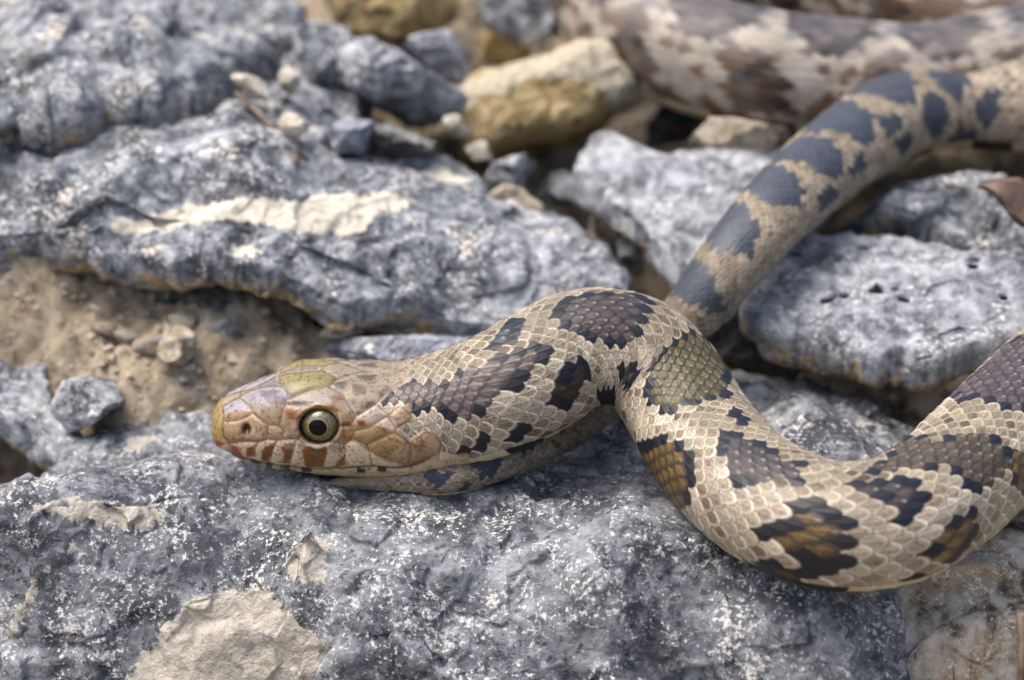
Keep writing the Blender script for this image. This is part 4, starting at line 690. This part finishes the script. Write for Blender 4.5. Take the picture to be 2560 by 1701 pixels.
SEAMS = [H1([(170, 620), (185, 750), (175, 880), (190, 980), (250, 1050), (250, 1170)]), H1([(195, 800), (330, 795), (450, 750), (510, 710)]), H1([(385, 545), (440, 590), (500, 660), (520, 710), (600, 770), (690, 830), (685, 930), (690, 1000)]), H1([(370, 400), (365, 440), (370, 520), (480, 460), (620, 415), (800, 400), (870, 410), (915, 510), (900, 590), (860, 680), (840, 780), (820, 840)]), H1([(180, 640), (280, 570), (375, 530)]),
    H1([(690, 840), (820, 845), (880, 910), (860, 960), (860, 1005)]), H1([(250, 1045), (450, 1027), (580, 1035), (690, 1003), (800, 1015), (920, 1000), (1040, 1000), (1085, 960)]), H1([(800, 200), (810, 260), (830, 360), (870, 410)]), H1([(930, 550), (1010, 520), (1180, 450), (1390, 400), (1470, 310), (1320, 225), (1330, 100)]), H1([(1320, 225), (1100, 245), (930, 255), (830, 290)]), H1([(580, 1035), (545, 1100), (540, 1200)]), H1([(800, 1015), (760, 1100), (715, 1250)]), H1([(1015, 1010), (990, 1130), (945, 1280)]), H1([(900, 600), (1050, 630), (1200, 620), (1300, 640)]),
    H2([(90, 1030), (200, 1025), (270, 1060), (290, 1120), (280, 1200), (165, 1330)]), H2([(280, 1060), (350, 1020), (390, 1000)]), H2([(540, 1060), (580, 1160), (600, 1300)]), H2([(180, 330), (100, 410), (270, 500), (330, 620), (410, 740), (360, 840), (230, 850)]), H2([(180, 330), (300, 280), (480, 240), (800, 220), (1000, 230)]), H2([(420, 740), (560, 660), (640, 610), (760, 500), (800, 460), (930, 420), (1060, 340)]), H2([(390, 910), (560, 870), (780, 740), (900, 640), (890, 560), (960, 520)]), H2([(660, 620), (780, 720)]), H2([(540, 1060), (700, 980), (860, 920), (900, 860), (1050, 780), (1060, 660), (1070, 590)]), H2([(360, 840), (390, 900), (400, 1000), (540, 1060)]), H2([(860, 920), (960, 980), (1040, 1050), (1050, 1130), (1010, 1290)]), H2([(1040, 1020), (1220, 910), (1340, 950), (1400, 1050), (1360, 1180)]), H2([(780, 740), (880, 880), (900, 860)]), H2([(200, 720), (230, 850)])]
sdm = np.full(len(hx), 1e9)
for p in SEAMS: sdm = np.minimum(sdm, line_d(hx + 1.2 * hn2, hy, p))
mouth = line_d(hx, hy, H1([(100, 1100), (260, 1172), (430, 1222), (640, 1270), (900, 1312), (1200, 1334), (1568, 1338)]) + H2([(300, 1325), (600, 1305), (1000, 1312), (1200, 1240)]))
seam = np.exp(-(sdm / 1.9) ** 2); hal = np.exp(-((sdm - 6) / 3.5) ** 2)
hc = hc * (1 - .25 * hal[:, None]) + .25 * hal[:, None] * np.minimum(1, hc * 1.5); hc = hc * (1 - .65 * seam[:, None]) + np.array([.05, .03, .018]) * .65 * seam[:, None]
ms = np.exp(-(mouth / 2.6) ** 2)[:, None]; hc = hc * (1 - .85 * ms) + np.array([.05, .028, .015]) * .85 * ms
hh = .30 + .55 * sstep(0, 10, sdm) + .35 * sstep(5, 30, sdm); hh = hh - .9 * np.exp(-(mouth / 4) ** 2)
EX, EY = 520 + 1283 * .21684, 880 + 858 * .21684
nost = np.hypot((hx - (520 + 443 * .21684)) / 1.0, (hy - (880 + 890 * .21684)) / 1.25); hh = hh - 3.5 * np.exp(-(nost / 10) ** 2); nm = sstep(15, 9, nost)[:, None]; hc = hc * (1 - nm) + np.array([.06, .022, .012]) * nm
er = np.hypot((hx - EX) / 1.0, (hy - EY) / .86)
hh = hh - 6.5 * sstep(50, 40, er) + 1.3 * np.exp(-((er - 57) / 7) ** 2)
em = sstep(53, 48, er)[:, None]; hc = hc * (1 - em) + np.array([.015, .012, .01]) * em
brow = np.exp(-(line_d(hx, hy, H1([(1000, 700), (1200, 610), (1450, 610), (1600, 700)])) / 14) ** 2); hh = hh + 1.2 * brow
jaw = np.exp(-(np.hypot((hx - 1000) / 90, (hy - 1110) / 60)) ** 2); hh = hh + 2.0 * jaw
# blend from plates to body scales
hp = [(400, 700), (1010, 700)] + H2([(900, 60), (1060, 340), (800, 480), (700, 590), (660, 620), (780, 720), (900, 640), (1060, 600), (1060, 780), (910, 860), (1040, 1010), (1220, 905), (1340, 945), (1410, 1050), (1420, 1140), (1560, 1180), (1700, 1150), (1750, 1300)]) + [(1170, 1400), (400, 1400)]
hmk = sstep(2.5, -2.5, poly_sd(hx, hy, hp)); stp[:len(hx)] = stp[:len(hx)] * (1 - hmk) + .28 * hmk; glo = np.zeros(len(vt)); glo[:len(hx)] = hmk * sstep(R(100), R(70), np.repeat(ph_abs[None], nh, 0).ravel()); col[:len(hx)] = col[:len(hx)] * (1 - hmk[:, None]) + hc * hmk[:, None]; 
# nape scales are muted and pale on the first rows
Hmm = .00038 * (S[:, 7] / 3.4); disp = (hgt.reshape(shape) * Hmm[:, None]).ravel(); disp[:len(hx)] = disp[:len(hx)] * (1 - hmk) + hh * .00030 * hmk
tipf = np.clip(S[:, 3] / 2.0, 0, 1); disp = disp.reshape(shape) * tipf[:, None]
PF = P0 + Nn * disp[..., None]
def snake_mat():
    s = NT('snake_skin'); co = s.n('ShaderNodeTexCoord').outputs['Object']; a = s.attr('Col').outputs['Color']
    n = s.noise(co, 2600, 4, .7); n2 = s.noise(co, 500, 4, .6)
    n4 = s.noise(co, 3300, 3, .6); dots = s.math('MULTIPLY', s.step(n4, .555, .60), s.attr('stp').outputs['Fac']); c = s.mix(s.math('MULTIPLY', dots, .85), a, (.028, .016, .009))
    hs = s.n('ShaderNodeHueSaturation'); s.l(c, hs.inputs['Color']); s.l(s.math('ADD', s.math('MULTIPLY', n, .6), .70), hs.inputs['Value']); hs.inputs['Saturation'].default_value = 1.0
    s.l(hs.outputs[0], s.b.inputs['Base Color']); g_ = s.attr('glo').outputs['Fac']; s.l(s.math('SUBTRACT', s.math('ADD', s.math('MULTIPLY', n2, .25), .28), s.math('MULTIPLY', g_, .14)), s.b.inputs['Roughness']); s.b.inputs['Specular IOR Level'].default_value = .24
    s.b.inputs['Subsurface Weight'].default_value = 0.0
    s.l(s.bump(n, .00006, .5), s.b.inputs['Normal']); return s.m
root = bpy.data.objects.new('snake', None); C.objects.link(root); org = Vector((float(Cn[nh][0]), float(Cn[nh][1]), 0.0)); root.location = org
root.empty_display_size = .01
tag(root, 'blotched tan and dark brown snake stretched in curves over the rocks', 'snake')
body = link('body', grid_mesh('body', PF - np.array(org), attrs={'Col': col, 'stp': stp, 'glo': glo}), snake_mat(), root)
# eyes: ball, with iris and pupil as sub-part
def eye_mat():
    s = NT('snake_eye'); a = s.attr('Col').outputs['Color']; co = s.n('ShaderNodeTexCoord').outputs['Object']; n = s.noise(co, 2500, 4, .7)
    hs = s.n('ShaderNodeHueSaturation'); s.l(a, hs.inputs['Color']); s.l(s.math('ADD', s.math('MULTIPLY', n, 3.0), -.5), hs.inputs['Value'])
    s.l(hs.outputs[0], s.b.inputs['Base Color']); s.b.inputs['Roughness'].default_value = .5; s.b.inputs['Specular IOR Level'].default_value = .1; s.b.inputs['Coat Weight'].default_value = 1.0; s.b.inputs['Coat Roughness'].default_value = .03; return s.m
em_ = eye_mat()
pm = NT('snake_pupil'); pm.b.inputs['Base Color'].default_value = (.002, .002, .003, 1); pm.b.inputs['Roughness'].default_value = .04; pm.b.inputs['Specular IOR Level'].default_value = .16
hk = np.argmin(np.hypot(hx - EX, hy - EY) + 1e6 * (np.repeat(phi[None], nh, 0).ravel() < 0)); kr, kp = divmod(hk, nph)
for sg in (1, -1):
    kpp = kp if sg > 0 else int(np.argmin(np.abs(phi + phi[kp]))); ps = P0[kr, kpp]; nn = Nn[kr, kpp]
    # the gaze is a little more lateral than the surface normal
    gz = nn * .85 + Rt[kr] * sg * .15 - T[kr] * .06; gz /= np.linalg.norm(gz); re = .00318; ec = ps - nn * .0020
    u = np.linspace(.001, math.pi, 48); v = np.linspace(0, 2 * math.pi, 64, endpoint=False); hz = np.array([0, 0, 1.]); sx = np.cross(hz, gz); sx /= np.linalg.norm(sx); sy = np.cross(gz, sx)
    G = np.stack([np.sin(u)[:, None] * np.cos(v), np.sin(u)[:, None] * np.sin(v), np.cos(u)[:, None] * np.ones_like(v)], -1)
    Pw = ec + re * (G[..., :1] * sx * 1.08 + G[..., 1:2] * sy * .98 + G[..., 2:3] * gz * .92)
    ang = np.repeat(u[:, None], 64, 1); ecx = np.array([.105, .088, .026]) * np.ones((48, 64, 3)); sky_refl = sstep(-.2, .8, G[..., 1:2]); ecx = ecx * (1 - .55 * sky_refl) + np.array([.09, .09, .085]) * .55 * sky_refl  # grey sky reflection painted into the upper iris
    ecx = np.where((ang < .50)[..., None], np.array([.20, .175, .085]), ecx); ecx = np.where((ang > 1.08)[..., None], np.array([.015, .012, .01]), ecx)
    ey = link('eye', grid_mesh('eye', Pw - np.array(org), attrs={'Col': ecx}), em_, root)
    up_ = np.linspace(.001, .45, 14)
    G = np.stack([np.sin(up_)[:, None] * np.cos(v), np.sin(up_)[:, None] * np.sin(v), np.cos(up_)[:, None] * np.ones_like(v)], -1); Pp = ec + re * 1.012 * (G[..., :1] * sx * 1.08 + G[..., 1:2] * sy * .98 + G[..., 2:3] * gz * .92)
    back = ec + re * .8 * (G[::-1][:3, :, :1] * sx * 1.02 + G[::-1][:3, :, 1:2] * sy * .95 + G[::-1][:3, :, 2:3] * gz * .92)
    link('pupil', grid_mesh('pupil', np.concatenate([Pp, back]) - np.array(org)), pm.m, ey)
# ------------------------------------------------------------------ rubble lying round about, beyond the picture's edges
rs = np.random.RandomState(77); rub = []
for k in range(6):
    u = np.linspace(.04, math.pi - .04, 44); v = np.linspace(0, 2 * math.pi, 64, endpoint=False)
    P = np.stack([np.sin(u)[:, None] * np.cos(v), np.sin(u)[:, None] * np.sin(v) * rs.uniform(.6, .9), np.cos(u)[:, None] * np.ones_like(v) * rs.uniform(.35, .6)], -1); Qr = P.reshape(-1, 3)
    for _ in range(12):
        d = rs.normal(size=3); d /= np.linalg.norm(d); h = Qr @ d; Qr = Qr - np.maximum(0, h - h.max() * rs.uniform(.55, .85))[:, None] * d
    Qr = Qr * (1 + .05 * fbm(Qr * 2 + k, 3) + .10 * facets(Qr * 1.6 + k, k) + .03 * facets(Qr * 5, k + 9))[:, None] * .022
    me = grid_mesh('rubble_stone', Qr.reshape(P.shape), attrs={k_: np.zeros(len(Qr)) for k_ in ('under', 'patch', 'pit')}); me.materials.append(M[['slab', 'grey', 'slab', 'brown', 'pale', 'boulder'][k]]); rub.append(me)
boxes = []
for o in bpy.data.objects:
    if o.type == 'MESH' and o.name not in ('ground', 'body', 'grit') and o.parent is None:
        bb = [o.matrix_basis @ Vector(c) for c in o.bound_box]; boxes.append((min(b.x for b in bb), max(b.x for b in bb), min(b.y for b in bb), max(b.y for b in bb)))
placed = []; tries = 0
while len(placed) < 90 and tries < 6000:
    tries += 1; x, y = rs.uniform(-.42, .5), rs.uniform(-.22, .55); sc_ = rs.uniform(.45, 1.9); r = .022 * sc_
    z = float(np.interp(y, gy, Z[np.clip(np.searchsorted(gx, x), 0, nx - 1)]))
    ux, uy = project(np.array([[x, y, z]])); ux, uy = ux[0], uy[0]; m = r * FPX / .5
    if -m - 40 < ux < PW + m + 40 and -m * .8 - 60 < uy < PH + m + 40: continue
    if any(a - r * .7 < x < b + r * .7 and c - r * .7 < y < d + r * .7 for a, b, c, d in boxes): continue
    if np.min((Cn[::8, 0] - x) ** 2 + (Cn[::8, 1] - y) ** 2) < (r * .9 + .012) ** 2: continue
    if any((a - x) ** 2 + (b - y) ** 2 < ((r + c) * .75) ** 2 for a, b, c in placed): continue
    placed.append((x, y, r)); o = bpy.data.objects.new('rubble_stone', rub[rs.randint(6)]); C.objects.link(o); o.location = (x, y, z + r * .12); o.scale = (sc_,) * 3; o.rotation_euler = (rs.uniform(-.3, .3), rs.uniform(-.3, .3), rs.uniform(0, 6.28))
    tag(o, 'loose limestone rubble stone lying on the bare soil around the snake rocks', 'stone', 'rubble on the soil around the rocks')
